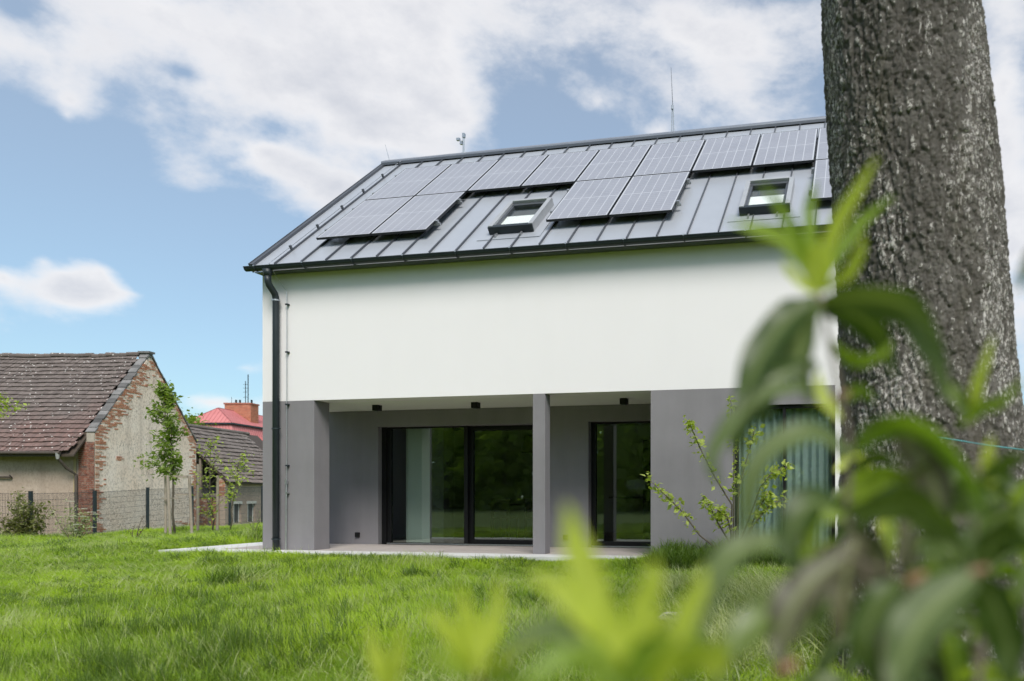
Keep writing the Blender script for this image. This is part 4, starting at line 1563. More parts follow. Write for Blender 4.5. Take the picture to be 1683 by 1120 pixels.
def shrub(name, label, base, stems, nleaf, size, mat, seed, cat='shrub', blade=0.5, r=0.012, sg=0.06, flowers=0):
    """stems: end points relative to the base, in camera-aligned axes"""
    rr = random.Random(seed)
    t = thing(name, label, cat, base, YAW)
    m = MB()
    pts = []
    for e in stems:
        c = branch_curve((rr.gauss(0, 0.03), rr.gauss(0, 0.03), -0.05), e, 0.05, rr, 7)
        m.tube(c, [r * (1 - i / 8) + 0.002 for i in range(7)], 5)
        for q in range(nleaf):
            u = rr.uniform(0.12, 1.03)
            v = c[min(int(u * 6), 5)].lerp(c[min(int(u * 6), 5) + 1], u * 6 - min(int(u * 6), 5))
            pts.append(v + Vector((rr.gauss(0, sg), rr.gauss(0, sg), rr.gauss(0, sg))))
    m.build('stem', M_TWIG, t, smooth=True)
    m = MB()
    leaf_quads(m, pts, size, rr, aspect=blade)
    m.build('foliage', mat, t)
    return t


rr = random.Random(2)
shrub('fence_shrub', 'upright olive green shrub beside the leftmost fence post', on_ground(35, 20.5),
      [(rr.gauss(0, 0.28) + 0.1 * (q % 3 - 1), rr.gauss(0, 0.2), rr.uniform(0.55, 1.25)) for q in range(15)] + [(-0.08, 0, 1.38), (0.32, 0, 1.02)],
      150, 0.09, leafmat('olive_leaf', (0.11, 0.125, 0.035), (0.21, 0.215, 0.075), 0.35), 51, sg=0.075)
u = shrub('flowering_weed', 'tall pale weed with flat white flower heads by the barn corner', on_ground(122, 20.5),
          [(-0.62, 0, 0.95), (-0.4, 0.1, 0.6), (-0.15, 0, 0.75), (-0.12, 0, 1.12), (0.08, 0, 0.7), (0.15, 0.1, 0.9), (0.3, 0, 0.6), (0.42, 0.05, 0.82), (0.55, 0, 0.76), (0.25, 0, 0.45), (-0.3, 0, 0.4)],
          95, 0.08, M_PALEL, 52, 'weed', 0.4, 0.008, 0.07)
m = MB()
for e in ((-0.12, 0, 1.13), (0.15, 0.1, 0.92), (0.42, 0.05, 0.83), (0.56, 0, 0.78), (0.3, 0, 0.62), (0.33, -0.1, 0.72), (0.0, 0, 0.72), (0.2, -0.1, 0.5), (0.5, 0, 0.42), (0.1, 0, 0.35)):
    for q in range(16):
        a, r_ = rr.uniform(0, 6.28), 0.10 * math.sqrt(rr.random())
        p = Vector(e) + Vector((math.cos(a) * r_, math.sin(a) * r_, 0.02 - r_ * 0.15))
        m.tube([p, p + Vector((0, 0, 0.014))], [0.012, 0.020], 5)
m.build('flower_heads', surf('umbel_white', (0.72, 0.70, 0.62), None, rough=0.9), u)
shrub('thorn_twig', 'small dark twiggy plant at the foot of the pale gable', on_ground(222, 21), [(0.0, 0, 0.5), (0.25, 0, 0.75), (0.35, 0, 0.55), (-0.1, 0, 0.3)],
      14, 0.06, leafmat('brown_leaf', (0.06, 0.05, 0.03), (0.12, 0.09, 0.05), 0.3), 53, 'plant', sg=0.05)
shrub('flowering_weed', 'pale weed before the shed windows beside the house corner', on_ground(418, 27), [(0, 0, 0.7), (0.3, 0, 0.9), (-0.3, 0, 0.6), (0.5, 0, 0.75), (-0.55, 0, 0.5)],
      24, 0.07, M_PALEL, 54, 'weed', 0.35, 0.008, 0.07)

# tree behind the barn and the leafy branch tip at the left edge
def round_tree(name, label, base, h, rad, n, size, mat, seed, cat='tree'):
    rr = random.Random(seed)
    t = thing(name, label, cat, base)
    m = MB()
    m.tube([(0, 0, -0.5), (0.05 * h, 0, h * 0.5), (0, 0, h * 0.85)], [h * 0.035, h * 0.025, h * 0.008], 8)
    ends = []
    for k in range(14):
        a = rr.uniform(0, 6.28)
        z0 = h * rr.uniform(0.3, 0.7)
        e = (math.cos(a) * rad * rr.uniform(0.4, 0.9), math.sin(a) * rad * rr.uniform(0.4, 0.9), z0 + h * rr.uniform(0.1, 0.3))
        m.tube(branch_curve((0, 0, z0), e, 0.05, rr, 5), [h * 0.010, h * 0.008, h * 0.006, h * 0.004, h * 0.002], 5)
        ends.append(Vector(e))
    m.build('trunk', M_TWIG, t)
    m = MB()
    cl = ends + [Vector((rr.gauss(0, rad * 0.45), rr.gauss(0, rad * 0.45), h * rr.uniform(0.4, 1.0))) for _ in range(26)]
    pts = []
    for c in cl:
        s = rad * rr.uniform(0.14, 0.30)
        for q in range(n // len(cl)):
            pts.append(c + Vector((rr.gauss(0, s), rr.gauss(0, s), rr.gauss(0, s * 0.7))))
    leaf_quads(m, pts, size, rr, aspect=0.7)
    m.build('crown', mat, t)
    return t


round_tree('distant_tree', 'small green treetop showing over the right slope of the barn', cw((303 - CX) / F * 75, 75, -0.5), 9.6, 2.3, 2600, 0.4, M_YLEAF, 61)
t = thing('leafy_branch', 'leafy branch tip reaching in at the left edge before the barn roof', 'branch', at(-12, 668, 14.0), YAW)
rr = random.Random(71)
m = MB()
pts = []
for e in ((0.38, 0, 0.15), (0.45, 0.1, 0.02), (0.30, -0.1, -0.14), (0.1, 0, 0.2), (0.15, 0, -0.2)):
    c = branch_curve((-1.2, 0, -0.2), e, 0.05, rr, 6)
    m.tube(c, [0.014, 0.012, 0.010, 0.007, 0.005, 0.003], 5)
    for q in range(120):
        pts.append(c[2].lerp(c[5], rr.uniform(0.1, 1.02)) + Vector((rr.gauss(0, 0.05), rr.gauss(0, 0.05), rr.gauss(0, 0.04))))
m.build('twig', M_TWIG, t)
m = MB()
leaf_quads(m, pts, 0.07, rr, aspect=0.55)
m.build('foliage', M_FRESH, t)

# the wood across the garden: only its reflection shows, in the door panes
def build_wood():
    rr = random.Random(81)
    m = MB()
    tr = MB()
    pts = []
    for k in range(62):
        x = -58 + k * 1.4 + rr.uniform(-1, 1)
        y = -34 - rr.uniform(0, 12) - 0.10 * abs(x)
        h = rr.uniform(8, 14)
        tr.tube([(x, y, -0.3), (x + rr.uniform(-0.4, 0.4), y, h * 0.8)], [0.22, 0.06], 6)
        for c in range(30):
            cc = Vector((x + rr.gauss(0, 1.7), y + rr.gauss(0, 1.5), rr.uniform(0.02, 1.0) ** 1.3 * h))
            for q in range(28):
                pts.append(cc + Vector((rr.gauss(0, 0.6), rr.gauss(0, 0.6), rr.gauss(0, 0.45))))
    leaf_quads(m, pts, 0.85, rr, aspect=0.8)
    # understorey
    o = m.build('wood', leafmat('wood_leaf', (0.24, 0.33, 0.05), (0.46, 0.56, 0.13), 0.55))
    tag(o, 'leafy wood across the garden, seen only as a reflection in the glass', 'wood', kind='stuff')
    tag(tr.build('wood_trunks', M_TWIG, o), kind='stuff')


build_wood()

# shrub in front of the grey wall, with loose fresh leaves
b = at(1207, HY, 10.3)
b.z = gz(b)
K = 10.3 / F


def rel(px, py, dd=0.0):
    return ((px - 1207) * K, dd, CAM.z - (py - HY) * K - b.z)


sh = thing('wall_shrub', 'loose young shrub with fresh yellow-green leaves before the grey wall', 'shrub', b, YAW)
rr = random.Random(91)
stems = [[(1195, 915), (1150, 880), (1120, 840), (1095, 815), (1062, 785)], [(1200, 910), (1203, 830), (1175, 785), (1150, 735), (1135, 700), (1128, 705)],
         [(1205, 905), (1206, 800), (1207, 720), (1200, 660)], [(1207, 905), (1180, 860), (1165, 830), (1155, 818)], [(1210, 905), (1215, 800), (1235, 730), (1240, 705)],
         [(1215, 905), (1240, 860), (1265, 830), (1290, 820)], [(1212, 905), (1250, 800), (1270, 775), (1300, 767)], [(1207, 900), (1195, 850), (1178, 838)], [(1220, 900), (1245, 840), (1262, 808)]]
m = MB()
pts = []
for q, st in enumerate(stems):
    c = [Vector(rel(x, y, rr.uniform(-0.25, 0.2) * i / len(st))) for i, (x, y) in enumerate(st)]
    m.tube(c, [0.011 * (1 - i / (len(c) + 1)) + 0.002 for i in range(len(c))], 6)
    for k in range(95):
        u = rr.uniform(0.30, 1.0) * (len(c) - 1)
        i = min(int(u), len(c) - 2)
        v = c[i].lerp(c[i + 1], u - i)
        pts.append(v + Vector((rr.gauss(0, 0.035), rr.gauss(0, 0.035), rr.gauss(0, 0.05))))
m.build('stem', M_TWIG, sh, smooth=True)
m = MB()
leaf_quads(m, pts, 0.085, rr, up=0.2, aspect=0.6)
m.build('foliage', M_FRESH, sh)

# ------------------------------------------------------------------ grass
def grass_mat():
    n = NT('grass_blade')
    oi = n.N.new('ShaderNodeObjectInfo')
    pos = n.world()
    big = n.noise(pos, 0.55, 4, 0.6)
    med = n.noise(pos, 2.4, 3, 0.6)
    f = n.math('ADD', n.math('MULTIPLY', big, 0.65), n.math('MULTIPLY', med, 0.35))
    f = n.rng(f, 0.40, 0.60)
    col = n.mix(f, (0.185, 0.30, 0.024), (0.42, 0.56, 0.032))
    col = n.mix(n.rng(oi.outputs['Random'], 0, 1, 0, 0.45), col, (0.28, 0.40, 0.045))
    t = n.attr('tint')
    col = n.mix(n.rng(t, 0.55, 0.93, 0, 0.4), col, (0.42, 0.53, 0.11))
    col = n.mix(n.math('MULTIPLY', n.math('GREATER_THAN', t, 0.94), 0.8), col, (0.50, 0.47, 0.27))   # dry blades
    p = n.principled(col, 0.5, 0, None, 0.35)
    tr = n.N.new('ShaderNodeBsdfTranslucent')
    n.set(tr.inputs['Color'], n.mix(1.0, col, (1.3, 1.4, 0.55), 'MULTIPLY'))
    ms = n.N.new('ShaderNodeMixShader')
    ms.inputs[0].default_value = 0.42
    n.L.new(p, ms.inputs[1])
    n.L.new(tr.outputs[0], ms.inputs[2])
    return n.done(ms.outputs[0])


M_GRASS = grass_mat()
M_TUFT = leafmat('tuft_blade', (0.07, 0.13, 0.018), (0.15, 0.23, 0.035), 0.4)
M_PALEG = leafmat('pale_grass', (0.24, 0.31, 0.07), (0.56, 0.57, 0.33), 0.35)


def blades(mb, n, rad, h0, h1, w, rr, lean=0.5, comb=(0, 0), seg=3, base=(0, 0, 0)):
    for _ in range(n):
        a, r_ = rr.uniform(0, 6.283), rad * math.sqrt(rr.random())
        p = Vector((base[0] + math.cos(a) * r_, base[1] + math.sin(a) * r_, base[2] - 0.015))
        h = rr.uniform(h0, h1)
        b_ = rr.uniform(0, 6.283)
        bd = Vector((math.cos(b_) * lean * rr.random() + comb[0], math.sin(b_) * lean * rr.random() + comb[1], 0))
        sd = Vector((math.cos(b_ + 1.57 + rr.gauss(0, 0.6)), math.sin(b_ + 1.57 + rr.gauss(0, 0.6)), 0))
        vs = []
        for i in range(seg):
            u = i / seg
            c = p + Vector((0, 0, h * (u - 0.22 * u * u * (1 + bd.length)))) + bd * (h * u * u)
            ww = w * (1 - 0.55 * u * u) * 0.5
            vs += [c - sd * ww, c + sd * ww]
        vs.append(p + Vector((0, 0, h * (0.78 - 0.22 * bd.length))) + bd * h)
        fs = [(2 * i, 2 * i + 1, 2 * i + 3, 2 * i + 2) for i in range(seg - 1)] + [(2 * seg - 2, 2 * seg - 1, 2 * seg)]
        mb.add(vs, fs, rr.random())


def instance_nodes(name, coll):
    ng = bpy.data.node_groups.new(name, 'GeometryNodeTree')
    ng.interface.new_socket('Geometry', in_out='INPUT', socket_type='NodeSocketGeometry')
    ng.interface.new_socket('Geometry', in_out='OUTPUT', socket_type='NodeSocketGeometry')
    N, L = ng.nodes, ng.links
    gi, go = N.new('NodeGroupInput'), N.new('NodeGroupOutput')
    ci = N.new('GeometryNodeCollectionInfo')
    ci.inputs['Collection'].default_value = coll
    ci.inputs['Separate Children'].default_value = True
    ci.inputs['Reset Children'].default_value = True
    ip = N.new('GeometryNodeInstanceOnPoints')
    ip.inputs['Pick Instance'].default_value = True

    def na(nm, ty):
        x = N.new('GeometryNodeInputNamedAttribute')
        x.data_type = ty
        x.inputs['Name'].default_value = nm
        return x.outputs['Attribute']
    L.new(gi.outputs[0], ip.inputs['Points'])
    L.new(ci.outputs[0], ip.inputs['Instance'])
    L.new(na('pick', 'INT'), ip.inputs['Instance Index'])
    er = N.new('FunctionNodeEulerToRotation')
    L.new(na('rot', 'FLOAT_VECTOR'), er.inputs[0])
    L.new(er.outputs[0], ip.inputs['Rotation'])
    L.new(na('scl', 'FLOAT_VECTOR'), ip.inputs['Scale'])
    L.new(ip.outputs[0], go.inputs[0])
    return ng


def scatter(name, label, cat, protos, pts, rot, scl, pick):
    coll = bpy.data.collections.new(name + '_source')
    for i, me in enumerate(protos):
        o = bpy.data.objects.new('%s_clump_%02d' % (name, i), me)
        coll.objects.link(o)
    me = bpy.data.meshes.new(name)
    me.from_pydata(pts.tolist(), [], [])
    a = me.attributes.new('rot', 'FLOAT_VECTOR', 'POINT')
    a.data.foreach_set('vector', rot.astype(np.float32).ravel())
    a = me.attributes.new('scl', 'FLOAT_VECTOR', 'POINT')
    a.data.foreach_set('vector', scl.astype(np.float32).ravel())
    a = me.attributes.new('pick', 'INT', 'POINT')
    a.data.foreach_set('value', pick.astype(np.int32))
    o = link(name, me)
    md = o.modifiers.new('instances', 'NODES')
    md.node_group = instance_nodes(name, coll)
    return tag(o, label, cat, kind='stuff')


def build_grass():
    rr = random.Random(101)
    rg = np.random.default_rng(7)
    protos = []
    for k in range(6):
        mb = MB()
        comb = (rr.uniform(0.1, 0.5), rr.uniform(-0.2, 0.2)) if k > 1 else (0.1, 0)
        blades(mb, 70, 0.12, 0.055, 0.15 + 0.016 * k, 0.0055, rr, 0.85, comb)
        protos.append(mb.mesh('clump', M_GRASS))
    mb = MB()          # long pale stalks
    blades(mb, 14, 0.14, 0.14, 0.30, 0.0045, rr, 1.0, (0.3, 0.1), 4)
    protos.append(mb.mesh('stalks', M_PALEG))
    mb = MB()          # dense dark tussock
    blades(mb, 90, 0.09, 0.10, 0.24, 0.0055, rr, 0.9, (0.1, 0), 4)
    protos.append(mb.mesh('tussock', M_TUFT))
    mb = MB()          # broad-leaved weeds
    for q in range(16):
        a_ = rr.uniform(0, 6.28)
        leaf_quads(mb, [(math.cos(a_) * 0.05, math.sin(a_) * 0.05, rr.uniform(0.03, 0.10))], 0.032, rr, 0.9, 0.6)
    protos.append(mb.mesh('weed', M_YLEAF))
    # dense near the camera, sparser far away; only the part of the garden in view from here or a few steps aside
    n = 90000
    u = rg.random(n)
    d = 2.4 * (38 / 2.4) ** (u ** 0.80)
    xr = (rg.random(n) * (1683 + 500) - 350 - CX) / F * (d + 0.5)
    X = CAM.x + RGT.x * xr + FWD.x * d
    Y = CAM.y + RGT.y * xr + FWD.y * d
    keep = ~((X > -1.60) & (X < 12) & (Y > -0.44) & (Y < 7.6))
    keep &= ~((X > 6.95) & (X < 12) & (Y > -0.05))
    keep &= ~((X > -1.62) & (X < 6.93) & (Y > -0.47) & (Y < 7.6))
    keep |= (X > 6.95) & (X < 12) & (Y > -0.46) & (Y < -0.06)
    keep &= ~(xr < -20.5 - 0.4) | (d < 0)
    X, Y, d = X[keep], Y[keep], d[keep]
    n = len(X)
    Z = ground_z(X, Y)
    q = np.stack([X * 0.45, Y * 0.45, X * 0], -1)
    tall = fbm(q + 50, 3, 5)
    q2 = np.stack([X * 1.5, Y * 1.5, X * 0], -1)
    t2 = fbm(q2 + 20, 2, 9)
    s = 0.65 + 1.1 * np.clip((tall - 0.35) * 2.0, 0, 1) * (0.5 + t2)
    wide = np.clip(d / 7.5, 0.8, 3.0)
    scl = np.stack([wide * 0.9, wide * 0.9, s * rg.uniform(0.75, 1.25, n) * np.clip(0.9 + d * 0.012, 0.9, 1.25)], -1)
    # neighbouring clumps lie the same way, as wind and rain left them
    ang = 6.283 * 1.3 * fbm(q * 0.8 + 90, 2, 13) + rg.normal(0, 0.7, n)
    rot = np.stack([rg.normal(0, 0.08, n), rg.normal(0, 0.08, n), ang], -1)
    pick = rg.integers(0, 6, n)
    t3 = fbm(np.stack([X * 0.9, Y * 0.9, X * 0], -1) + 140, 3, 33)
    u1 = rg.random(n)
    pick[u1 < 0.05 + 0.16 * np.clip((t3 - 0.52) * 6, 0, 1)] = 6
    pick[u1 > 0.975 - 0.10 * np.clip((0.46 - t3) * 6, 0, 1)] = 7
    pick[(u1 > 0.5) & (u1 < 0.52 + 0.08 * np.clip((t2 - 0.55) * 6, 0, 1))] = 8
    edge = sstep(0.45, 0.1, np.maximum(np.maximum(-1.62 - X, X - 6.93), np.maximum(-0.5 - Y, Y - 2.5)))
    scl[:, 2] *= 1 - 0.5 * edge
    scatter('grass', 'long green meadow grass of the lawn', 'grass', protos, np.stack([X, Y, Z], -1), rot, scl, pick)


build_grass()


def tuft(name, label, base, n, rad, h0, h1, w, seed, mat, lean=0.9, comb=(0, 0), seg=4, cat='grass tuft', group=None):
    rr = random.Random(seed)
    mb = MB()
    blades(mb, n, rad, h0, h1, w, rr, lean, comb, seg)
    o = mb.build(name, mat)
    o.location = base
    return tag(o, label, cat, group)


tuft('grass_tuft', 'big dark tussock of long grass standing out of the lawn', on_ground(375, 8.15), 480, 0.20, 0.20, 0.48, 0.006, 1, M_TUFT, 0.9, (0.10, 0.05))
tuft('grass_tuft', 'pale loose grass tuft just right of the big tussock', on_ground(412, 8.05), 200, 0.16, 0.22, 0.46, 0.005, 2, M_PALEG, 1.1, (0.35, 0.15))
tuft('grass_tuft', 'low pale tuft in the lawn before the left door', on_ground(520, 8.6), 120, 0.14, 0.10, 0.24, 0.004, 3, M_FRESH, 1.0)
tuft('grass_tuft', 'small green tuft at the lawn edge before the terrace', on_ground(655, 10.35), 70, 0.10, 0.10, 0.26, 0.004, 4, M_TUFT, 0.8)
# planted bank at the foot of the grey wall
bank = []
rr = random.Random(111)
for k in range(64):
    px = rr.uniform(1076, 1320)
    d = rr.uniform(9.9, 10.9)
    p = on_ground(px, d)
    bank.append(p)
mb = MB()
for p in bank:
    blades(mb, 110, 0.17, 0.18, 0.56, 0.009, rr, 0.9, (0.05, -0.05), 4, tuple(p))
tag(mb.build('bank_grass', M_TUFT), 'dark tufted grass growing along the foot of the grey wall', 'grass', kind='stuff')
mb = MB()
for k in range(150):
    d = rr.uniform(4.2, 8.5)
    px = rr.uniform(1100, 1440) + (d - 6) * -8
    p = on_ground(px, d)
    blades(mb, 60, 0.13, 0.14, 0.46, 0.005, rr, 1.2, (-0.35, -0.1), 4, tuple(p))
tag(mb.build('seed_grass', M_PALEG), 'pale drooping seed grass at the right of the lawn', 'grass', kind='stuff')
mb = MB()
for k in range(70):
    d = rr.uniform(3.7, 5.6)
    px = rr.uniform(830, 1480)
    p = on_ground(px, d)
    blades(mb, 26, 0.10, 0.10, 0.34, 0.006, rr, 1.1, (-0.1, -0.1), 4, tuple(p))
tag(mb.build('weeds', M_PALEL), 'greyish weeds mixed into the near lawn', 'weeds', kind='stuff')

# stones of the bed edge
M_STONE = surf('pale_stone', (0.46, 0.43, 0.39), (0.30, 0.28, 0.25), 6, 0.9, 0.6, 30, 0.02)


def stone(label, px, d, s, seed):
    rr = random.Random(seed)
    me = bpy.data.meshes.new('edging_stone')
    import bmesh
    bm = bmesh.new()
    bmesh.ops.create_icosphere(bm, subdivisions=3, radius=1)
    for v in bm.verts:
        k = 0.8 + 0.45 * mnoise.noise(v.co * 1.3 + Vector((seed * 3.1, 0, 0))) + 0.12 * mnoise.noise(v.co * 4 + Vector((seed, 1, 0)))
        v.co = Vector((v.co.x * s[0], v.co.y * s[1], v.co.z * s[2])) * k
    bm.to_mesh(me)
    bm.free()
    me.materials.append(M_STONE)
    o = link('edging_stone', me)
    o.location = on_ground(px, d) + Vector((0, 0, s[2] * 0.4))
    o.rotation_euler = (0, 0, rr.uniform(0, 6))
    tag(o, label, 'stone', 'stones edging the bed')


stone('pale flat stone in the grass left of the drooping leaf', 1112, 6.1, (0.20, 0.15, 0.10), 3)
stone('smaller pale stone nearer the viewer below the flat stone', 1105, 5.0, (0.12, 0.11, 0.09), 5)
stone('pale stone half hidden in seed grass right of the flat stone', 1235, 6.0, (0.16, 0.12, 0.08), 8)

# thin cord tied to the trunk
m = MB()
a, b2 = at(1540, 718, 3.83), at(1830, 748, 3.6)
m.tube([a.lerp(b2, i / 8) - Vector((0, 0, 0.02 * math.sin(math.pi * i / 8))) for i in range(9)], 0.0035, 6)
tag(m.build('cord', surf('teal_cord', (0.10, 0.30, 0.33), None, rough=0.6)), 'thin teal cord leading right from the tree trunk', 'cord')
# ------------------------------------------------------------------ the shrub close to the camera
L_YOUNG = leafmat('young_laurel_leaf', (0.42, 0.49, 0.05), (0.58, 0.63, 0.11), 0.5, 0.4, 0.4, None, 25)
L_BRIGHT = leafmat('bright_laurel_leaf', (0.16, 0.26, 0.022), (0.27, 0.36, 0.035), 0.42, 0.4, 0.4, None, 25)
L_MID = leafmat('laurel_leaf', (0.080, 0.13, 0.026), (0.13, 0.18, 0.04), 0.4, 0.38, 0.5, (0.13, 0.17, 0.075), 25)
L_DARK = leafmat('old_laurel_leaf', (0.038, 0.072, 0.011), (0.065, 0.105, 0.018), 0.4, 0.4, 0.4, (0.075, 0.105, 0.04), 25)
L_GREY = leafmat('glossy_laurel_leaf', (0.080, 0.120, 0.038), (0.115, 0.155, 0.055), 0.35, 0.46, 0.32, (0.10, 0.13, 0.055), 25)
L_BROWN = leafmat('brownish_laurel_leaf', (0.070, 0.070, 0.038), (0.105, 0.095, 0.055), 0.25, 0.45, 0.4, None, 25)
M_BUD = surf('bud', (0.26, 0.13, 0.075), (0.18, 0.10, 0.06), 30, 0.7)
LM = {'Y': L_YOUNG, 'B': L_BRIGHT, 'G': L_MID, 'K': L_DARK, 'E': L_GREY, 'N': L_BROWN}


def spline(pts, n):
    P = [pts[0] * 2 - pts[1]] + list(pts) + [pts[-1] * 2 - pts[-2]]
    out = []
    k = len(pts) - 1
    for i in range(n):
        t = i / (n - 1) * k
        j = min(int(t), k - 1)
        t -= j
        a, b, c, d = P[j], P[j + 1], P[j + 2], P[j + 3]
        out.append(0.5 * ((2 * b) + (c - a) * t + (2 * a - 5 * b + 4 * c - d) * t * t + (3 * b - a - 3 * c + d) * t ** 3))
    return out


def big_leaf(parent, pix, d0, d1, wpx, kind, roll=25, origin=None, fold=0.28):
    """one lance-shaped leaf with a folded midrib, following a curve given by picture points at depths d0..d1"""
    n = 15
    k = len(pix) - 1
    pts = [at(x, y, d0 + (d1 - d0) * i / k) - origin for i, (x, y) in enumerate(pix)]
    c = spline(pts, n)
    W_ = wpx / F * (d0 + d1) / 2
    mb = MB()
    vs, fs = [], []
    view = (CAM - origin - c[n // 2]).normalized()
    for i in range(n):
        u = i / (n - 1)
        T = (c[min(i + 1, n - 1)] - c[max(i - 1, 0)]).normalized()
        S_ = T.cross(view)
        S_.normalize()
        S_ = Matrix.Rotation(math.radians(roll), 3, T) @ S_
        Nn = S_.cross(T)
        w = W_ * 0.5 * (max(math.sin(math.pi * min(1, u * 0.93 + 0.05)), 0) ** 0.75) * (1 - 0.35 * u)
        wav = 0.06 * W_ * math.sin(u * 17 + wpx)
        for q, s in enumerate((-1, -0.5, 0, 0.5, 1)):
            vs.append(c[i] + S_ * (w * s) + Nn * (fold * w * abs(s) + (wav if abs(s) == 1 else 0)))
    for i in range(n - 1):
        for q in range(4):
            a = i * 5 + q
            fs.append((a, a + 1, a + 6, a + 5))
    rr_ = (wpx * 7.31 + pix[0][0] * 0.37) % 1.0
    mb.add(vs, fs, rr_)
    me = mb.mesh('leaf', LM[kind], True)
    a = me.attributes.get('tint') or me.attributes.new('tint', 'FLOAT', 'FACE')
    a.data.foreach_set('value', [rr_] * len(me.polygons))
    a = me.attributes.new('rib', 'FLOAT', 'POINT')
    a.data.foreach_set('value', [1.0 if q % 5 == 2 else 0.0 for q in range(len(me.vertices))])
    return link('leaf', me, parent)


def stem(parent, pix, d0, d1, wpx, origin, mat=M_TWIG):
    k = len(pix) - 1
    pts = [at(x, y, d0 + (d1 - d0) * i / k) - origin for i, (x, y) in enumerate(pix)]
    c = spline(pts, 14)
    r = wpx / F * (d0 + d1) / 4
    m = MB()
    m.tube(c, [r * (1 - 0.5 * i / 13) for i in range(14)], 8)
    return m.build('stem', mat, parent, smooth=True)


og = cw(0.16, 0.62, -0.12)
lau = thing('laurel_shrub', 'big blurred evergreen shrub close to the viewer before the trunk', 'shrub', og)
A_ = [
    # upright young shoot above
    ([(1345, 470), (1362, 395), (1400, 325), (1444, 258)], .56, .53, 46, 'Y', 20), ([(1343, 465), (1330, 400), (1330, 340), (1340, 296)], .56, .55, 44, 'B', 35),
    ([(1340, 470), (1310, 395), (1280, 340), (1250, 300)], .56, .52, 36, 'B', 25), ([(1340, 475), (1300, 405), (1250, 380), (1196, 366)], .56, .50, 50, 'B', 30),
    ([(1350, 465), (1390, 395), (1430, 350), (1472, 322)], .57, .60, 38, 'B', 30), ([(1352, 475), (1392, 450), (1412, 415), (1420, 380)], .56, .54, 38, 'Y', 25),
    ([(1345, 480), (1335, 430), (1345, 390)], .55, .54, 40, 'Y', 10), ([(1348, 480), (1360, 430), (1352, 400)], .57, .56, 36, 'Y', 30), ([(1340, 485), (1300, 450), (1285, 425)], .55, .52, 34, 'Y', 40),
    # drooping old leaves under the shoot
    ([(1345, 495), (1322, 520), (1316, 590), (1332, 665)], .55, .52, 74, 'E', 20), ([(1340, 492), (1285, 535), (1240, 610), (1212, 680)], .55, .50, 84, 'K', 30),
    ([(1350, 500), (1290, 560), (1262, 640), (1262, 700)], .58, .56, 58, 'K', 20),
    ([(1352, 495), (1420, 490), (1490, 505), (1536, 570), (1552, 660)], .55, .50, 88, 'E', 35), ([(1352, 505), (1410, 520), (1450, 560), (1470, 620)], .58, .60, 60, 'K', 25),
    ([(1365, 560), (1400, 590), (1440, 585), (1470, 560)], .57, .58, 44, 'B', 30),
    # ring of arching leaves in the middle
    ([(1330, 640), (1262, 645), (1203, 700), (1174, 752), (1180, 800)], .52, .47, 54, 'E', 40), ([(1345, 600), (1275, 620), (1225, 690), (1208, 750)], .53, .50, 56, 'K', 15),
    ([(1398, 745), (1330, 712), (1262, 745), (1230, 830), (1238, 905)], .50, .45, 64, 'E', 38),
    ([(1400, 745), (1470, 695), (1545, 722), (1600, 800), (1618, 850)], .50, .46, 76, 'B', 48), ([(1402, 740), (1440, 705), (1500, 700), (1560, 740)], .52, .52, 60, 'G', 30),
    ([(1375, 660), (1410, 640), (1440, 660)], .55, .55, 40, 'B', 30), ([(1380, 690), (1350, 650), (1345, 610)], .54, .55, 40, 'Y', 30),
    ([(1388, 850), (1335, 825), (1302, 880), (1312, 945)], .48, .44, 80, 'K', 25), ([(1388, 850), (1345, 850), (1330, 900), (1330, 950)], .47, .46, 46, 'B', 20),
    ([(1392, 845), (1490, 825), (1550, 870), (1596, 930)], .50, .47, 84, 'G', 30), ([(1470, 700), (1520, 760), (1545, 830), (1550, 900)], .54, .50, 88, 'N', 25),
    ([(1392, 850), (1420, 800), (1470, 780), (1510, 800)], .53, .53, 60, 'B', 35), ([(1395, 870), (1440, 900), (1450, 960), (1430, 1010)], .50, .48, 56, 'N', 30),
    # lower leaves
    ([(1322, 888), (1230, 898), (1178, 945), (1148, 1030), (1146, 1075)], .46, .42, 76, 'E', 35), ([(1300, 980), (1255, 1015), (1205, 1065), (1172, 1135)], .46, .42, 74, 'G', 25),
    ([(1385, 915), (1325, 965), (1290, 1030), (1286, 1110)], .46, .43, 92, 'N', 20), ([(1412, 870), (1390, 950), (1376, 1060)], .50, .48, 62, 'N', 15),
    ([(1600, 945), (1530, 1005), (1490, 1070), (1470, 1150)], .43, .40, 118, 'E', 20), ([(1602, 940), (1640, 1000), (1660, 1070), (1660, 1140)], .44, .42, 100, 'K', 25),
    ([(1480, 955), (1440, 1000), (1425, 1060), (1440, 1130)], .46, .44, 84, 'K', 30), ([(1480, 960), (1530, 940), (1580, 960)], .48, .46, 60, 'B', 35),
    ([(1600, 940), (1560, 890), (1500, 900)], .47, .49, 70, 'G', 25), ([(1605, 930), (1650, 880), (1700, 900)], .46, .44, 80, 'K', 25), ([(1605, 925), (1630, 860), (1690, 830)], .48, .50, 64, 'G', 35),
    # young leaves at the right edge
    ([(1575, 700), (1610, 672), (1650, 655), (1682, 620)], .55, .53, 42, 'B', 35), ([(1630, 800), (1622, 760), (1630, 715)], .53, .52, 40, 'Y', 20),
    ([(1600, 680), (1606, 630), (1634, 552)], .57, .55, 38, 'Y', 30), ([(1600, 690), (1570, 650), (1545, 620)], .57, .57, 40, 'G', 30), ([(1610, 790), (1650, 760), (1690, 745)], .52, .50, 46, 'G', 35),
    ([(1700, 400), (1690, 440), (1672, 482)], .5, .5, 30, 'K', 30),
]
for pix, d0, d1, w, kd, ro in A_:
    big_leaf(lau, pix, d0, d1, w * (0.72 if kd in 'YB' else 0.95), kd, ro, og)
rr = random.Random(131)
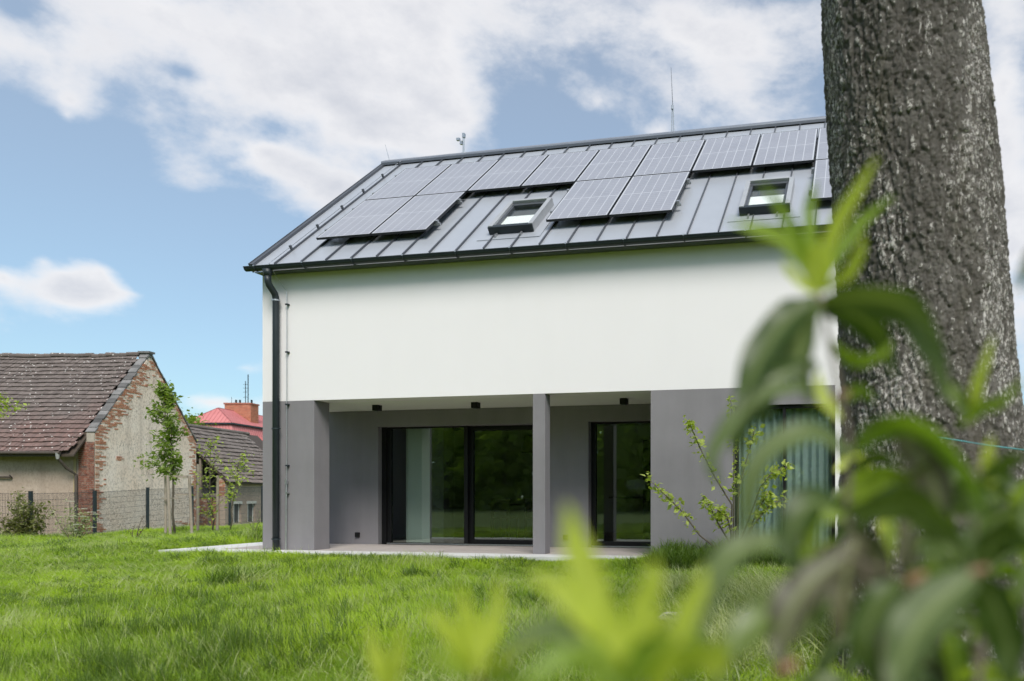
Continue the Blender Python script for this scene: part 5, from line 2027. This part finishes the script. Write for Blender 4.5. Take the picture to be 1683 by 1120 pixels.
for k in range(160):
    x, y = rr.uniform(1380, 1740), rr.uniform(770, 1170)
    if y < 960 and 1425 < x < 1505 and y > 850:
        continue
    d = rr.uniform(0.52, 0.9)
    a = rr.uniform(-0.5, 3.6)
    ln = rr.uniform(70, 130) * 0.62 / d
    big_leaf(lau, [(x, y), (x + math.cos(a) * ln * 0.5, y + math.sin(a) * ln * 0.4 - 10), (x + math.cos(a) * ln, y + math.sin(a) * ln + 16)], d, d - rr.uniform(-.04, .06),
             rr.uniform(30, 52) * 0.62 / d, rr.choice('KKKKKGGGNNEBBY'), rr.uniform(0, 55), og)
stem(lau, [(1460, 1180), (1440, 1000), (1392, 850), (1398, 745), (1375, 620), (1345, 480)], .50, .56, 15, og)
stem(lau, [(1470, 1180), (1500, 1050), (1480, 955), (1400, 920), (1320, 888)], .50, .47, 13, og)
stem(lau, [(1600, 1180), (1615, 1040), (1602, 940), (1605, 800), (1600, 690)], .48, .56, 13, og)
for x, y, d in ((1300, 893, .46), (1500, 955, .46), (1378, 655, .55), (1350, 500, .555), (1290, 1100, .43), (1600, 945, .44)):
    m = MB()
    p = at(x, y, d) - og
    m.tube([p + Vector((-0.006, 0, -0.004)), p, p + Vector((0.008, 0, 0.005))], [0.002, 0.0042, 0.0015], 8)
    m.build('bud', M_BUD, lau, smooth=True)

og2 = cw(-0.05, 0.42, -0.12)
lo = thing('young_laurel', 'blurred yellow-green young shoot rising at the bottom centre', 'shrub', og2)
B_ = [
    ([(1020, 1080), (975, 990), (948, 905), (930, 828)], .37, .35, 82, 'Y', 20), ([(1020, 1100), (960, 1015), (915, 970), (868, 945)], .37, .34, 70, 'Y', 30),
    ([(1035, 1100), (1050, 1010), (1068, 960), (1078, 915)], .37, .37, 66, 'Y', 25), ([(1045, 1110), (1105, 1040), (1140, 980), (1160, 930)], .38, .38, 64, 'Y', 35),
    ([(1010, 1110), (930, 1045), (880, 1045), (828, 1078)], .36, .33, 70, 'E', 35), ([(1060, 1120), (1120, 1080), (1160, 1070), (1200, 1085)], .37, .35, 62, 'Y', 30),
    ([(1020, 1130), (950, 1085), (900, 1095), (860, 1130)], .35, .33, 60, 'B', 25), ([(1030, 1090), (1005, 1030), (1000, 980)], .36, .35, 60, 'Y', 15),
    ([(1030, 1130), (1060, 1070), (1110, 1045)], .36, .35, 66, 'B', 20), ([(1000, 1140), (980, 1080), (940, 1060)], .35, .34, 60, 'B', 30)]
for pix, d0, d1, w, kd, ro in B_:
    big_leaf(lo, pix, d0 * 0.95, d1 * 0.95, w * 0.9, kd, ro, og2)
rr = random.Random(77)
for k in range(14):
    x, y = rr.uniform(1000, 1190), rr.uniform(1060, 1150)
    a = rr.uniform(-2.4, -0.7)
    ln = rr.uniform(70, 130)
    d = rr.uniform(0.36, 0.5)
    big_leaf(lo, [(x, y), (x + math.cos(a) * ln * 0.5, y + math.sin(a) * ln * 0.55), (x + math.cos(a) * ln, y + math.sin(a) * ln * 0.9)], d, d - 0.01, rr.uniform(34, 52), rr.choice('YYB'), rr.uniform(0, 45), og2)
stem(lo, [(1035, 1260), (1035, 1160), (1025, 1080)], .36, .352, 18, og2)
og3 = cw(-0.13, 0.46, -0.12)
l3 = thing('young_laurel', 'small blurred young shoot with reddish base left of the bottom centre', 'shrub', og3)
C_ = [
    ([(780, 1105), (740, 1045), (720, 1020), (700, 1000)], .42, .41, 34, 'Y', 20), ([(782, 1100), (768, 1030), (756, 960)], .42, .41, 42, 'Y', 20),
    ([(790, 1095), (812, 1020), (822, 945)], .42, .42, 34, 'Y', 30), ([(775, 1115), (730, 1085), (690, 1072)], .42, .40, 36, 'B', 30), ([(800, 1105), (850, 1062), (900, 1048)], .42, .41, 40, 'Y', 35),
    ([(785, 1110), (790, 1050), (800, 1010)], .41, .41, 34, 'Y', 15), ([(800, 1120), (840, 1110), (880, 1125)], .41, .40, 34, 'B', 30)]
for pix, d0, d1, w, kd, ro in C_:
    big_leaf(l3, pix, d0, d1, w, kd, ro, og3)
stem(l3, [(800, 1260), (795, 1160), (785, 1100)], .43, .42, 14, og3, M_BUD)
og4 = cw(-0.22, 0.48, -0.12)
l4 = thing('young_laurel', 'tiny blurred pair of young leaves at the bottom, leftmost shoot', 'shrub', og4)
for pix, w in (([(638, 1140), (618, 1085), (604, 1026)], 32), ([(640, 1140), (650, 1085), (657, 1028)], 32), ([(642, 1150), (636, 1100), (632, 1075)], 30)):
    big_leaf(l4, pix, .44, .43, w, 'Y', 20, og4)
stem(l4, [(645, 1260), (642, 1180), (638, 1130)], .45, .44, 12, og4, M_BUD)
